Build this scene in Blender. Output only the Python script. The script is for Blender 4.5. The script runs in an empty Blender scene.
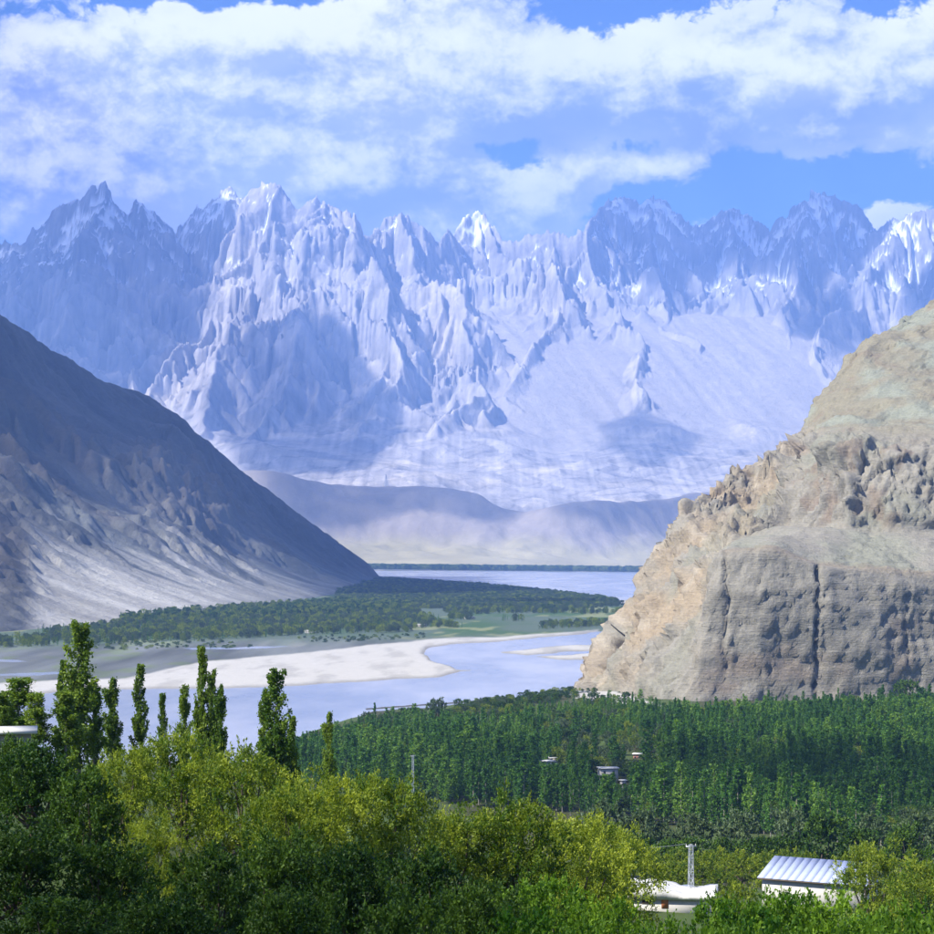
import bpy, math, random
import numpy as np

# ------------------------------------------------------------------ camera, sky, sun, exposure
F = 2000.0            # focal length in pixels of a 934-pixel frame
HORIZON = 545.0       # picture row of the horizon
EYE = 100.0           # eye height above the river, metres
scene = bpy.context.scene
COL = scene.collection
cam_data = bpy.data.cameras.new("camera")
cam = bpy.data.objects.new("camera", cam_data)
COL.objects.link(cam)
cam.location = (0, 0, EYE)
cam.rotation_euler = (math.radians(90), 0, 0)
cam_data.sensor_width = 36.0
cam_data.lens = 36.0 * F / 934.0
cam_data.shift_y = (HORIZON - 467.0) / 934.0
cam_data.clip_start = 0.5
cam_data.clip_end = 120000.0
scene.camera = cam

SUN_EL = 47.0
SUN_AZ = -119.0       # compass bearing from +Y (view direction), negative = to the left
_el, _az = math.radians(SUN_EL), math.radians(SUN_AZ)
SUN = np.array([math.sin(_az) * math.cos(_el), math.cos(_az) * math.cos(_el), math.sin(_el)])

world = bpy.data.worlds.new("World")
scene.world = world
world.use_nodes = True

sun_data = bpy.data.lights.new("sun", 'SUN')
sun_data.energy = 5.0
sun_data.angle = math.radians(0.53)
sun_data.color = (1.0, 0.95, 0.87)
sun = bpy.data.objects.new("sun", sun_data)
COL.objects.link(sun)
sun.location = (-300, -100, 400)
from mathutils import Vector
sun.rotation_euler = Vector(-SUN).to_track_quat('-Z', 'Y').to_euler()

vs = scene.view_settings
vs.view_transform = 'Standard'
vs.look = 'None'
vs.exposure = 1.05
vs.gamma = 1.0
vs.use_curve_mapping = False
scene.cycles.use_denoising = True
scene.cycles.max_bounces = 6
scene.cycles.diffuse_bounces = 2
scene.cycles.glossy_bounces = 2
scene.cycles.transmission_bounces = 3
scene.cycles.volume_bounces = 2
scene.cycles.use_adaptive_sampling = True
scene.cycles.adaptive_threshold = 0.02
scene.cycles.transparent_max_bounces = 8
scene.cycles.sample_clamp_indirect = 4.0

HAZE_DENSITY = 5.7e-5
HAZE_COLOR = (0.27, 0.47, 1.0)


class Nodes:
    """small helper that wires shader nodes"""
    def __init__(self, tree):
        self.t = tree
        tree.nodes.clear()

    def n(self, kind, props=None, **inputs):
        node = self.t.nodes.new(kind)
        for k, v in (props or {}).items():
            setattr(node, k, v)
        for k, v in inputs.items():
            key = k.replace('_', ' ')
            sock = node.inputs[int(k[1:])] if k[0] == 'i' and k[1:].isdigit() else node.inputs[key]
            if hasattr(v, 'is_output') or isinstance(v, bpy.types.NodeSocket):
                self.t.links.new(v, sock)
            else:
                sock.default_value = v
        return node

    def m(self, op, a, b=0.0, c=None, clamp=False):
        node = self.t.nodes.new('ShaderNodeMath')
        node.operation = op
        node.use_clamp = clamp
        for i, v in enumerate((a, b, c)):
            if v is None:
                continue
            if isinstance(v, bpy.types.NodeSocket):
                self.t.links.new(v, node.inputs[i])
            else:
                node.inputs[i].default_value = v
        return node.outputs[0]

    def smooth(self, v, lo, hi, tlo=0.0, thi=1.0):
        node = self.t.nodes.new('ShaderNodeMapRange')
        node.interpolation_type = 'SMOOTHSTEP'
        self.t.links.new(v, node.inputs[0])
        for i, x in zip((1, 2, 3, 4), (lo, hi, tlo, thi)):
            node.inputs[i].default_value = x
        return node.outputs[0]

    def mix(self, fac, a, b, blend='MIX'):
        node = self.t.nodes.new('ShaderNodeMix')
        node.data_type = 'RGBA'
        node.blend_type = blend
        for sock, v in ((node.inputs[0], fac), (node.inputs[6], a), (node.inputs[7], b)):
            if isinstance(v, bpy.types.NodeSocket):
                self.t.links.new(v, sock)
            elif isinstance(v, (tuple, list)):
                sock.default_value = (*v[:3], 1.0)
            else:
                sock.default_value = v
        return node.outputs[2]

    def link(self, a, b):
        self.t.links.new(a, b)


def build_sky():
    N = Nodes(world.node_tree)
    out = N.n('ShaderNodeOutputWorld')
    sky = N.n('ShaderNodeTexSky', dict(sky_type='NISHITA', sun_disc=False))
    sky.sun_elevation = math.radians(SUN_EL)
    sky.sun_rotation = math.radians(SUN_AZ)
    sky.altitude = 2600.0
    sky.air_density = 1.0
    sky.dust_density = 0.3
    sky.ozone_density = 2.0
    tc = N.n('ShaderNodeTexCoord')
    sep = N.n('ShaderNodeSeparateXYZ', Vector=tc.outputs['Generated'])
    X, Y, Z = sep.outputs
    az = N.m('ARCTAN2', X, Y)
    el = N.m('ARCSINE', N.m('MINIMUM', N.m('MAXIMUM', Z, -1.0), 1.0))
    # cloud coordinates: direction as picture-like units (100 units = 0.05 rad)
    u = N.m('MULTIPLY', az, 20.0)
    v = N.m('MULTIPLY', el, 20.0)

    def blob(px, py, sx, sy, amp, ou, ov):
        cu, cv = (px - 467) / 2000 * 20.0 - ou, (545 - py) / 2000 * 20.0 - ov
        du = N.m('MULTIPLY', N.m('SUBTRACT', u, cu), 100.0 / sx)
        dv = N.m('MULTIPLY', N.m('SUBTRACT', v, cv), 100.0 / sy)
        r2 = N.m('ADD', N.m('MULTIPLY', du, du), N.m('MULTIPLY', dv, dv))
        return N.m('MULTIPLY', N.m('EXPONENT', N.m('MULTIPLY', r2, -1.0)), amp)

    def coverage(ou, ov):
        acc = None
        for b in BLOBS:
            g = blob(*b, ou, ov)
            acc = g if acc is None else N.m('ADD', acc, g)
        return acc

    def coords(ou, ov, seed, stretch):
        return N.n('ShaderNodeCombineXYZ', X=N.m('ADD', u, ou), Y=N.m('MULTIPLY', N.m('ADD', v, ov), stretch), Z=seed).outputs[0]

    def fbm(ou, ov, scale, detail, seed, rough=0.55, stretch=1.7):
        t = N.n('ShaderNodeTexNoise', dict(noise_dimensions='3D'), Vector=coords(ou, ov, seed, stretch), Scale=scale, Detail=detail, Roughness=rough, Distortion=0.25)
        return t.outputs[0]

    def puffs(ou, ov):
        w = N.n('ShaderNodeTexNoise', Vector=coords(ou, ov, 4.4, 1.3), Scale=2.2, Detail=3.0)
        vec = N.n('ShaderNodeVectorMath', dict(operation='MULTIPLY_ADD'), i0=w.outputs['Color'], i1=(0.35, 0.35, 0.0), i2=coords(ou, ov, 1.0, 1.35))
        t = N.n('ShaderNodeTexVoronoi', dict(feature='SMOOTH_F1', voronoi_dimensions='2D', normalize=True), Vector=vec.outputs[0], Scale=1.25, Detail=4.0, Roughness=0.6, Lacunarity=2.3, Smoothness=0.35)
        return N.m('SUBTRACT', 1.0, t.outputs['Distance'])

    def density(ou, ov, cu, cv):
        big = fbm(ou, ov, 0.42, 3.0, 3.7)
        fine = fbm(ou, ov, 1.25, 9.0, 9.1, 0.60, 1.4)
        s = N.m('ADD', N.m('MULTIPLY', big, 0.50), N.m('MULTIPLY', fine, 0.55))
        s = N.m('ADD', s, N.m('MULTIPLY', N.m('SUBTRACT', puffs(ou, ov), 0.5), 0.80))
        return N.m('ADD', s, coverage(cu, cv))

    d0 = density(0.0, 0.0, 0.0, 0.0)
    d1 = density(-0.13, 0.20, -0.14, 0.22)      # towards the sun: up and to the left
    alpha = N.smooth(d0, 0.69, 0.79)
    lit = N.m('SUBTRACT', d0, d1)
    lit = N.smooth(lit, -0.15, 0.25)
    broad = N.smooth(fbm(5.0, 2.0, 0.7, 4.0, 21.0, 0.5, 2.2), 0.36, 0.64)
    lightness = N.m('ADD', N.m('MULTIPLY', lit, 0.78), N.m('MULTIPLY', broad, 0.22), clamp=True)
    ccol = N.mix(lightness, CLOUD_DARK, CLOUD_LIGHT)
    skyc = N.mix(1.0, sky.outputs[0], SKY_TINT, 'MULTIPLY')
    bg_sky = N.n('ShaderNodeBackground', Color=skyc, Strength=0.06)
    bg_cloud = N.n('ShaderNodeBackground', Color=ccol, Strength=1.0)
    above = N.smooth(el, -0.02, 0.02)
    mixs = N.n('ShaderNodeMixShader')
    N.link(N.m('MULTIPLY', N.m('MULTIPLY', alpha, above), 0.96), mixs.inputs[0])
    N.link(bg_sky.outputs[0], mixs.inputs[1])
    N.link(bg_cloud.outputs[0], mixs.inputs[2])
    N.link(mixs.outputs[0], out.inputs[0])


# cloud cover as seen over the range: (column, row, half width, half height, amount)
BLOBS = [
    (130, 105, 330, 105, 0.24), (60, 190, 220, 60, 0.30), (20, 60, 120, 80, 0.12), (420, 80, 190, 85, 0.28), (640, 100, 150, 60, 0.30), (850, 95, 170, 60, 0.36),
    (760, 25, 70, 40, 0.14), (535, 205, 70, 28, 0.22), (370, 190, 110, 40, 0.22), (930, 215, 60, 22, 0.24),
    (655, 176, 70, 18, 0.34), (640, 4, 100, 34, -0.50), (240, -8, 150, 30, -0.50), (880, 4, 42, 32, -0.42),
    (800, 190, 200, 22, -0.34), (500, 152, 50, 14, -0.30),
]
CLOUD_LIGHT = (0.76, 0.75, 0.80)
CLOUD_DARK = (0.17, 0.22, 0.47)
SKY_TINT = (0.34, 0.72, 1.25)
build_sky()

# ------------------------------------------------------------------ numeric helpers
rng = np.random.default_rng(7)
_perm = np.random.default_rng(11).permutation(256).astype(np.int32)
_perm = np.concatenate([_perm, _perm, _perm])
_g = np.random.default_rng(5).normal(size=(256, 3)).astype(np.float32)
_g /= np.linalg.norm(_g, axis=1, keepdims=True)


def perlin(x, y, z=0.0):
    x = np.asarray(x, np.float32); y = np.asarray(y, np.float32)
    x, y, z = np.broadcast_arrays(x, y, np.asarray(z, np.float32))
    xi, yi, zi = np.floor(x), np.floor(y), np.floor(z)
    xf, yf, zf = x - xi, y - yi, z - zi
    xi = xi.astype(np.int32) & 255; yi = yi.astype(np.int32) & 255; zi = zi.astype(np.int32) & 255
    u = xf * xf * xf * (xf * (xf * 6 - 15) + 10)
    v = yf * yf * yf * (yf * (yf * 6 - 15) + 10)
    w = zf * zf * zf * (zf * (zf * 6 - 15) + 10)

    def corner(i, j, k):
        g = _g[_perm[_perm[_perm[xi + i] + yi + j] + zi + k]]
        return g[..., 0] * (xf - i) + g[..., 1] * (yf - j) + g[..., 2] * (zf - k)
    def lerp(a, b, t):
        return a + t * (b - a)
    a = lerp(lerp(corner(0, 0, 0), corner(1, 0, 0), u), lerp(corner(0, 1, 0), corner(1, 1, 0), u), v)
    if np.any(zf):
        b = lerp(lerp(corner(0, 0, 1), corner(1, 0, 1), u), lerp(corner(0, 1, 1), corner(1, 1, 1), u), v)
        a = lerp(a, b, w)
    return a * 1.5


def fbm(x, y, z=0.0, octs=5, gain=0.5, lac=2.03):
    s, a = 0.0, 1.0
    for o in range(octs):
        s = s + a * perlin(x * lac ** o + o * 17.3, y * lac ** o - o * 9.1, z * lac ** o if np.any(z) else 0.0)
        a *= gain
    return s


def ridged(x, y, z=0.0, octs=5, gain=0.5, lac=2.1):
    s, a, w = 0.0, 1.0, 1.0
    for o in range(octs):
        r = 1 - np.abs(perlin(x * lac ** o + o * 7.7, y * lac ** o + o * 3.3, z * lac ** o if np.any(z) else 0.0)) * 1.6
        r = np.clip(r, 0, 1) ** 2 * w
        s = s + a * r
        w = np.clip(r * 1.6, 0, 1)
        a *= gain
    return s


def cells(x, y, z, jitter=0.9):
    """cellular noise: random value of the nearest cell (0..1) and distance to the cell border"""
    x, y, z = (np.asarray(k, np.float32) for k in (x, y, z))
    xi, yi, zi = (np.floor(k).astype(np.int32) for k in (x, y, z))
    f1 = np.full(x.shape, 9.0, np.float32); f2 = f1.copy(); val = np.zeros(x.shape, np.float32)
    for i in (-1, 0, 1):
        for j in (-1, 0, 1):
            for k in (-1, 0, 1):
                h = _perm[_perm[_perm[(xi + i) & 255] + ((yi + j) & 255)] + ((zi + k) & 255)]
                g = _g[h] * (0.5 * jitter)
                d = np.sqrt((xi + i + .5 + g[..., 0] - x) ** 2 + (yi + j + .5 + g[..., 1] - y) ** 2 + (zi + k + .5 + g[..., 2] - z) ** 2)
                n = d < f1
                f2 = np.where(n, f1, np.minimum(f2, d)); f1 = np.where(n, d, f1)
                val = np.where(n, h / 255.0, val)
    return val, f2 - f1


def facets(x, y, z, jitter=0.9):
    """broken rock: every cell is a plane tilted its own way (about -0.5..0.5)"""
    x, y, z = (np.asarray(k, np.float32) for k in (x, y, z))
    xi, yi, zi = (np.floor(k).astype(np.int32) for k in (x, y, z))
    f1 = np.full(x.shape, 9.0, np.float32); val = np.zeros(x.shape, np.float32)
    for i in (-1, 0, 1):
        for j in (-1, 0, 1):
            for k in (-1, 0, 1):
                h = _perm[_perm[_perm[(xi + i) & 255] + ((yi + j) & 255)] + ((zi + k) & 255)]
                g = _g[h] * (0.5 * jitter)
                dx, dy, dz = xi + i + .5 + g[..., 0] - x, yi + j + .5 + g[..., 1] - y, zi + k + .5 + g[..., 2] - z
                d = dx * dx + dy * dy + dz * dz
                n = d < f1
                t = _g[_perm[h + 7]]
                f1 = np.where(n, d, f1)
                val = np.where(n, t[..., 0] * dx + t[..., 1] * dy + t[..., 2] * dz + .25 * (h / 255.0 - .5), val)
    return val


def smooth(x, lo, hi):
    t = np.clip((np.asarray(x) - lo) / (hi - lo), 0, 1)
    return t * t * (3 - 2 * t)


def interp(x, pts):
    pts = sorted(pts)
    return np.interp(x, [p[0] for p in pts], [p[1] for p in pts])


def pix(px, py, d):
    """picture column, row and distance -> world point"""
    return np.array([(px - 467.0) / F * d, d, EYE + (HORIZON - py) / F * d])


def blur(a, n=1, axis=None):
    for _ in range(n):
        for ax in ((0, 1) if axis is None else (axis,)):
            p = np.concatenate([np.take(a, [0], ax), a, np.take(a, [-1], ax)], ax)
            m = a.shape[ax]
            a = 0.25 * np.take(p, range(0, m), ax) + 0.5 * np.take(p, range(1, m + 1), ax) + 0.25 * np.take(p, range(2, m + 2), ax)
    return a


def erode(h, cell, drops, steps=70, rate=0.25, seed=1, cap=4.0, depo=0.15, inertia=0.35, batch=20000, evap=0.985):
    """rain drops running down a height grid (rows, cols); cell = metres per cell (row, col)"""
    R = np.random.default_rng(seed)
    n, m = h.shape
    sc = 0.5 * (cell[0] + cell[1])
    h = h.astype(np.float64) / sc
    for b in range(max(1, drops // batch)):
        y = R.uniform(1, n - 3, batch); x = R.uniform(1, m - 3, batch)
        vx = np.zeros(batch); vy = np.zeros(batch)
        sed = np.zeros(batch); water = np.ones(batch); speed = np.ones(batch)
        for s in range(steps):
            yi = y.astype(int); xi = x.astype(int)
            fy = y - yi; fx = x - xi
            h00 = h[yi, xi]; h10 = h[yi + 1, xi]; h01 = h[yi, xi + 1]; h11 = h[yi + 1, xi + 1]
            gx = (h01 - h00) * (1 - fy) + (h11 - h10) * fy
            gy = (h10 - h00) * (1 - fx) + (h11 - h01) * fx
            hz = h00 * (1 - fx) * (1 - fy) + h01 * fx * (1 - fy) + h10 * (1 - fx) * fy + h11 * fx * fy
            vx = vx * inertia - gx * (1 - inertia); vy = vy * inertia - gy * (1 - inertia)
            l = np.sqrt(vx * vx + vy * vy) + 1e-9
            vx /= l; vy /= l
            nx = np.clip(x + vx, 1, m - 3); ny = np.clip(y + vy, 1, n - 3)
            yj = ny.astype(int); xj = nx.astype(int); gy2 = ny - yj; gx2 = nx - xj
            hn = h[yj, xj] * (1 - gx2) * (1 - gy2) + h[yj, xj + 1] * gx2 * (1 - gy2) + h[yj + 1, xj] * (1 - gx2) * gy2 + h[yj + 1, xj + 1] * gx2 * gy2
            dh = hn - hz
            c = np.maximum(-dh, 0.01) * speed * water * cap
            up = dh > 0
            dep = np.where(up, np.minimum(dh, sed), np.where(sed > c, (sed - c) * depo, 0.0))
            ero = np.where((~up) & (sed <= c), np.minimum((c - sed) * rate, -dh * 0.5), 0.0)
            amt = dep - ero
            sed -= amt
            idx = yi * m + xi
            w = np.bincount(np.concatenate([idx, idx + 1, idx + m, idx + m + 1]),
                            np.concatenate([amt * (1 - fx) * (1 - fy), amt * fx * (1 - fy), amt * (1 - fx) * fy, amt * fx * fy]), n * m)
            h += np.clip(w, -0.12, 0.08).reshape(n, m)
            speed = np.sqrt(np.maximum(speed * speed - dh * 2.0, 0.05)); speed = np.minimum(speed, 4)
            water *= evap
            x, y = nx, ny
    return h * sc


# ------------------------------------------------------------------ scene helpers
def mesh_arrays(name, V, faces, mat=None, smooth_shade=False, attrs=None, cols=None):
    """V (n,3); faces (m,k) with a fixed number k of corners"""
    V = np.ascontiguousarray(V, np.float32).reshape(-1, 3)
    faces = np.ascontiguousarray(faces, np.int32)
    me = bpy.data.meshes.new(name)
    me.vertices.add(len(V)); me.vertices.foreach_set('co', V.ravel())
    k = faces.shape[1]
    me.loops.add(faces.size); me.loops.foreach_set('vertex_index', faces.ravel())
    me.polygons.add(len(faces))
    me.polygons.foreach_set('loop_start', np.arange(0, faces.size, k, dtype=np.int32))
    me.polygons.foreach_set('loop_total', np.full(len(faces), k, np.int32))
    if smooth_shade:
        me.polygons.foreach_set('use_smooth', np.ones(len(faces), bool))
    for an, av in (attrs or {}).items():
        a = me.attributes.new(an, 'FLOAT', 'POINT'); a.data.foreach_set('value', np.ascontiguousarray(av, np.float32).ravel())
    if cols is not None:
        a = me.attributes.new('tint', 'FLOAT_COLOR', 'POINT')
        c = np.ones((len(V), 4), np.float32); c[:, :3] = np.clip(np.asarray(cols).reshape(-1, 3), 0, 1)
        a.data.foreach_set('color', c.ravel())
    me.update(calc_edges=True)
    if mat is not None:
        me.materials.append(mat)
    return me


def grid_faces(n, m):
    i = np.arange(n * m).reshape(n, m)
    return np.stack([i[:-1, :-1], i[:-1, 1:], i[1:, 1:], i[1:, :-1]], -1).reshape(-1, 4)


def link(name, data, parent=None, loc=None, rot=None, scl=None):
    o = bpy.data.objects.new(name, data)
    COL.objects.link(o)
    if parent is not None:
        o.parent = parent
    if loc is not None:
        o.location = loc
    if rot is not None:
        o.rotation_euler = rot
    if scl is not None:
        o.scale = scl
    return o


def tag(o, label=None, cat=None, group=None, kind=None):
    for k, v in (('label', label), ('category', cat), ('group', group), ('kind', kind)):
        if v:
            o[k] = v
    return o


def grid_normals(P):
    du = np.gradient(P, axis=1); dv = np.gradient(P, axis=0)
    n = np.cross(du, dv)
    n /= np.linalg.norm(n, axis=-1, keepdims=True) + 1e-9
    return n


def rock_material(name, bump_scale, bump_dist, fine=0.25, rough=0.95, bands=0.0):
    m = bpy.data.materials.new(name); m.use_nodes = True
    N = Nodes(m.node_tree)
    out = N.n('ShaderNodeOutputMaterial')
    att = N.n('ShaderNodeAttribute', dict(attribute_name='tint'))
    geo = N.n('ShaderNodeNewGeometry')
    n1 = N.n('ShaderNodeTexNoise', Vector=geo.outputs['Position'], Scale=bump_scale, Detail=7.0, Roughness=0.65)
    n2 = N.n('ShaderNodeTexNoise', Vector=geo.outputs['Position'], Scale=bump_scale * 0.23, Detail=4.0, Roughness=0.6)
    val = N.m('ADD', 1.0 - fine, N.m('MULTIPLY', n1.outputs[0], 2 * fine))
    val2 = N.m('ADD', 0.85, N.m('MULTIPLY', n2.outputs[0], 0.3))
    val = N.m('MULTIPLY', val, val2)
    height = n1.outputs[0]
    if bands:
        mp = N.n('ShaderNodeMapping', Vector=geo.outputs['Position'], Rotation=(0.0, 0.05, 0.0), Scale=(bump_scale * .16, bump_scale * .16, bump_scale * 1.7))
        nb = N.n('ShaderNodeTexNoise', Vector=mp.outputs[0], Scale=1.0, Detail=6.0, Roughness=0.7, Distortion=0.9)
        height = N.m('ADD', height, N.m('MULTIPLY', nb.outputs[0], bands))
        val = N.m('MULTIPLY', val, N.m('ADD', 0.78, N.m('MULTIPLY', nb.outputs[0], 0.44)))
    cc = N.n('ShaderNodeCombineXYZ', X=val, Y=val, Z=val)
    col = N.mix(1.0, att.outputs['Color'], cc.outputs[0], 'MULTIPLY')
    bump = N.n('ShaderNodeBump', Height=height, Distance=bump_dist, Strength=0.8)
    b = N.n('ShaderNodeBsdfPrincipled', Base_Color=col, Roughness=rough, Normal=bump.outputs[0])
    b.inputs['Specular IOR Level'].default_value = 0.15
    N.link(b.outputs[0], out.inputs[0])
    return m


SURFACE = []          # surface points (n,3) with normals, used to shape the unseen clouds that shade them


def register(P):
    n = grid_normals(P)
    n = np.where(n[..., 2:3] < 0, -n, n)
    SURFACE.append(np.concatenate([P, n], -1).reshape(-1, 6).astype(np.float32))

# ------------------------------------------------------------------ far mountain range
def ridge_points(pts):
    return [pix(a, b, d * 1000.0) for a, b, d in pts]

MAIN_RIDGE = [(-120, 225, 16.6), (-60, 240, 16.5), (0, 236, 16.5), (20, 243, 16.5), (35, 231, 16.6), (45, 238, 16.4), (55, 212, 16.2),
    (75, 203, 16.1), (95, 186, 16), (110, 200, 16), (125, 217, 16), (137, 199, 16), (152, 210, 16), (168, 226, 16.2), (180, 244, 16.4),
    (186, 226, 16.4), (205, 202, 16.3), (230, 184, 16.2), (243, 204, 16.1), (252, 190, 16), (275, 184, 15.8), (298, 208, 15.7), (315, 194, 15.6),
    (340, 206, 15.6), (357, 226, 15.7), (380, 225, 16), (395, 216, 16.2), (420, 229, 16.2), (440, 240, 16.3), (451, 229, 16.5), (465, 217, 16.6), (478, 208, 16.7),
    (490, 222, 16.6), (503, 240, 16.5), (514, 240, 16.4), (545, 231, 16.3), (585, 231, 16.3), (600, 206, 17.2), (622, 194, 17.5), (640, 207, 17.5), (656, 199, 17.5),
    (678, 212, 17.5), (692, 226, 17.4), (715, 214, 17.4), (736, 204, 17.3), (756, 218, 17.3), (772, 234, 17.3), (790, 206, 17.2), (810, 192, 17.1),
    (840, 195, 17), (862, 206, 17), (878, 232, 17), (890, 224, 16.8), (905, 216, 16.6), (934, 206, 16.4), (1000, 200, 16.2), (1080, 215, 16.0)]
SPURS = [
    [(20, 243, 16.5), (10, 300, 15.4), (-20, 360, 14.4)],
    [(95, 186, 16.0), (85, 262, 15.0), (60, 330, 14.0), (40, 400, 13.0)],
    [(137, 199, 16.0), (152, 280, 15.2), (150, 350, 14.3), (120, 400, 13.4)],
    [(252, 190, 16.0), (218, 285, 15.1), (170, 350, 14.2), (150, 410, 13.4)],
    [(275, 184, 15.8), (262, 270, 15.0), (235, 345, 14.0), (200, 410, 13.1), (190, 450, 12.5)],
    [(315, 194, 15.6), (322, 270, 14.9), (300, 340, 14.0), (262, 410, 13.1), (245, 455, 12.5)],
    [(340, 206, 15.6), (372, 280, 14.8), (388, 350, 14.0), (372, 430, 13.0), (345, 465, 12.4)],
    [(395, 216, 16.2), (425, 270, 15.3), (470, 325, 14.5), (480, 375, 13.8), (440, 430, 13.0)],
    [(545, 231, 16.3), (555, 290, 15.4), (535, 340, 14.7), (520, 390, 13.9)],
    [(585, 231, 16.3), (615, 290, 15.6), (640, 335, 14.9), (632, 380, 14.2)],
    [(656, 199, 17.5), (650, 255, 16.6), (672, 310, 15.6), (690, 350, 14.9)],
    [(736, 204, 17.3), (730, 262, 16.4), (742, 310, 15.6), (735, 360, 14.8)],
    [(810, 192, 17.1), (800, 260, 16.2), (775, 310, 15.5), (790, 360, 14.7)],
    [(905, 216, 16.6), (865, 285, 15.7), (820, 340, 14.9), (835, 390, 14.0)],
    [(1000, 200, 16.2), (950, 290, 15.2), (900, 360, 14.2), (905, 430, 13.0)],
]


def build_far_range():
    nx, ny = 930, 470
    xs = np.linspace(-4450, 4450, nx)
    ys = np.linspace(10800, 18700, ny)
    X, Y = np.meshgrid(xs, ys)
    wx = X + 170 * fbm(X / 900, Y / 900, octs=3) + 40 * fbm(X / 200, Y / 200 + 7, octs=2)
    wy = Y + 220 * fbm(X / 900 + 31, Y / 900, octs=3)
    H = np.full(X.shape, -1e9)

    def add(P, sharp, drop, tail, X, Y, reach=None):
        for a, b in zip(P[:-1], P[1:]):
            sl = (slice(None), slice(None))
            if reach:
                j0, j1 = np.searchsorted(xs, [min(a[0], b[0]) - reach, max(a[0], b[0]) + reach])
                i0, i1 = np.searchsorted(ys, [min(a[1], b[1]) - reach, max(a[1], b[1]) + reach])
                if i1 <= i0 or j1 <= j0:
                    continue
                sl = (slice(i0, i1), slice(j0, j1))
            xx, yy = X[sl], Y[sl]
            dx, dy = b[0] - a[0], b[1] - a[1]
            L2 = dx * dx + dy * dy
            t = np.clip(((xx - a[0]) * dx + (yy - a[1]) * dy) / L2, 0, 1)
            d = np.hypot(xx - a[0] - t * dx, yy - a[1] - t * dy)
            z = a[2] + t * (b[2] - a[2]) - drop * (1 - np.exp(-sharp * d / drop)) - tail * d
            H[sl] = np.maximum(H[sl], z)
    R = np.random.default_rng(12)
    main = ridge_points(MAIN_RIDGE)
    add(main, 1.75, 1900.0, 0.17, X, wy)
    spurs = [ridge_points(s) for s in SPURS]
    for s in spurs:
        add(s, 1.35, 900.0, 0.24, wx, wy)
    # ribs branching off the crest and off every spur
    for a, b in zip(main[:-1], main[1:]):
        for t in np.arange(R.uniform(0, .4), 1, 170.0 / (np.hypot(*(b - a)[:2]) + 1)):
            p = a + (b - a) * t
            ang = R.normal(0, 0.35); L = R.uniform(300, 1100); sl_ = R.uniform(0.95, 1.3)
            q = p + np.array([math.sin(ang) * L, -math.cos(ang) * L, -sl_ * L])
            q2 = q + np.array([math.sin(ang * 1.6) * L * .6, -math.cos(ang * 1.6) * L * .6, -(sl_ - .25) * L * .6])
            p = p - np.array([0, 0, R.uniform(10, 60)])
            add([p, q, q2], R.uniform(1.5, 2.2), 700.0, 0.3, wx, wy, 700)
    for s in spurs:
        for a, b in zip(s[:-1], s[1:]):
            for t in np.arange(R.uniform(0, .2), 1, 210.0 / (np.hypot(*(b - a)[:2]) + 1)):
                p = a + (b - a) * t - np.array([0, 0, R.uniform(5, 50)])
                side = R.choice([-1, 1]); ang = math.atan2((b - a)[0], -(b - a)[1]) + side * R.uniform(0.5, 1.1)
                L = R.uniform(250, 800); sl_ = R.uniform(0.6, 0.95)
                q = p + np.array([math.sin(ang) * L, -math.cos(ang) * L, -sl_ * L])
                add([p, q], R.uniform(1.3, 2.0), 600.0, 0.3, wx, wy, 600)
    PX = 467 + F * X / Y
    # scree aprons at the foot
    k = smooth(PX + 0.02 * (Y - 13000), 350, 540) * (1 - 0.3 * smooth(PX, 800, 930))
    ap_hi = interp(Y, [(10800, 20), (11600, 150), (12800, 520), (13800, 960), (14800, 1500), (15600, 1860), (16300, 1950)])
    ap_lo = interp(Y, [(10800, 20), (12000, 300), (13000, 560), (14000, 760), (15000, 900)])
    apron = ap_lo * (1 - k) + ap_hi * k + 60 * fbm(X / 1100, Y / 3600, 4.4, octs=2) + 6 * fbm(X / 190 + .3 * Y / 190, Y / 2200, 4.4, octs=3)
    rockm = smooth(H - apron, -20, 140)
    H = np.maximum(H, apron)
    top = smooth(H, 2250, 2750)
    rg = ridged(wx / 1300, wy / 1700, 1.7, octs=4, gain=0.45)
    H = H + rockm * (rg - 0.9) * 110 * (1 - 0.8 * top) * smooth(H, 300, 1100)
    Hs = H.copy()
    H = erode(H, (ys[1] - ys[0], xs[1] - xs[0]), 80000, steps=60, rate=0.07, cap=1.8, depo=0.25, seed=3)
    q = rockm * smooth(Hs, 600, 1300)
    H = q * H + (1 - q) * (0.9 * Hs + 0.1 * blur(H, 6))
    low = 0.03 + 0.97 * smooth(H, 750, 1500)
    j = 0.25 * fbm(X / 260, Y / 260, 1.0, octs=3)
    H1 = H.copy()
    f0 = facets(X / 620 + j, Y / 760, H1 / 640)
    f1 = facets(X / 290 + j, Y / 360, H1 / 310 + .3 * X / 290)
    f2 = facets(X / 125 + 2 * j, Y / 170, H1 / 140)
    f3 = facets(X / 58, Y / 84, H1 / 62 + .4 * X / 58)
    _, e1 = cells(X / 200 + j, Y / 300, H1 / 260)
    H = H + rockm * low * (120 * f0 * (1 - .6 * top) + 62 * f1 * (1 - .4 * top) + 36 * f2 + 17 * f3 - 9 * (1 - smooth(e1, 0, .12)))
    fl = ridged(X / 95 + j, Y / 420, 5.2, octs=3, gain=0.5)
    H = H + rockm * low * 10 * (fl - .7) + (1 - rockm) * 1.2 * fbm(X / 40, Y / 160, 2.2, octs=2)
    P = np.stack([X, Y, H], -1)
    Nn = grid_normals(P); Nn *= np.sign(Nn[..., 2:3])
    flat = Nn[..., 2]
    # tints: pale granite, darker outer peaks, lighter scree, snow in the high hollows
    hollow = np.clip((blur(H, 14) - H) / 45.0, -1, 1)
    nz = fbm(X / 500, Y / 500, 6.1, octs=4)
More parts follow.
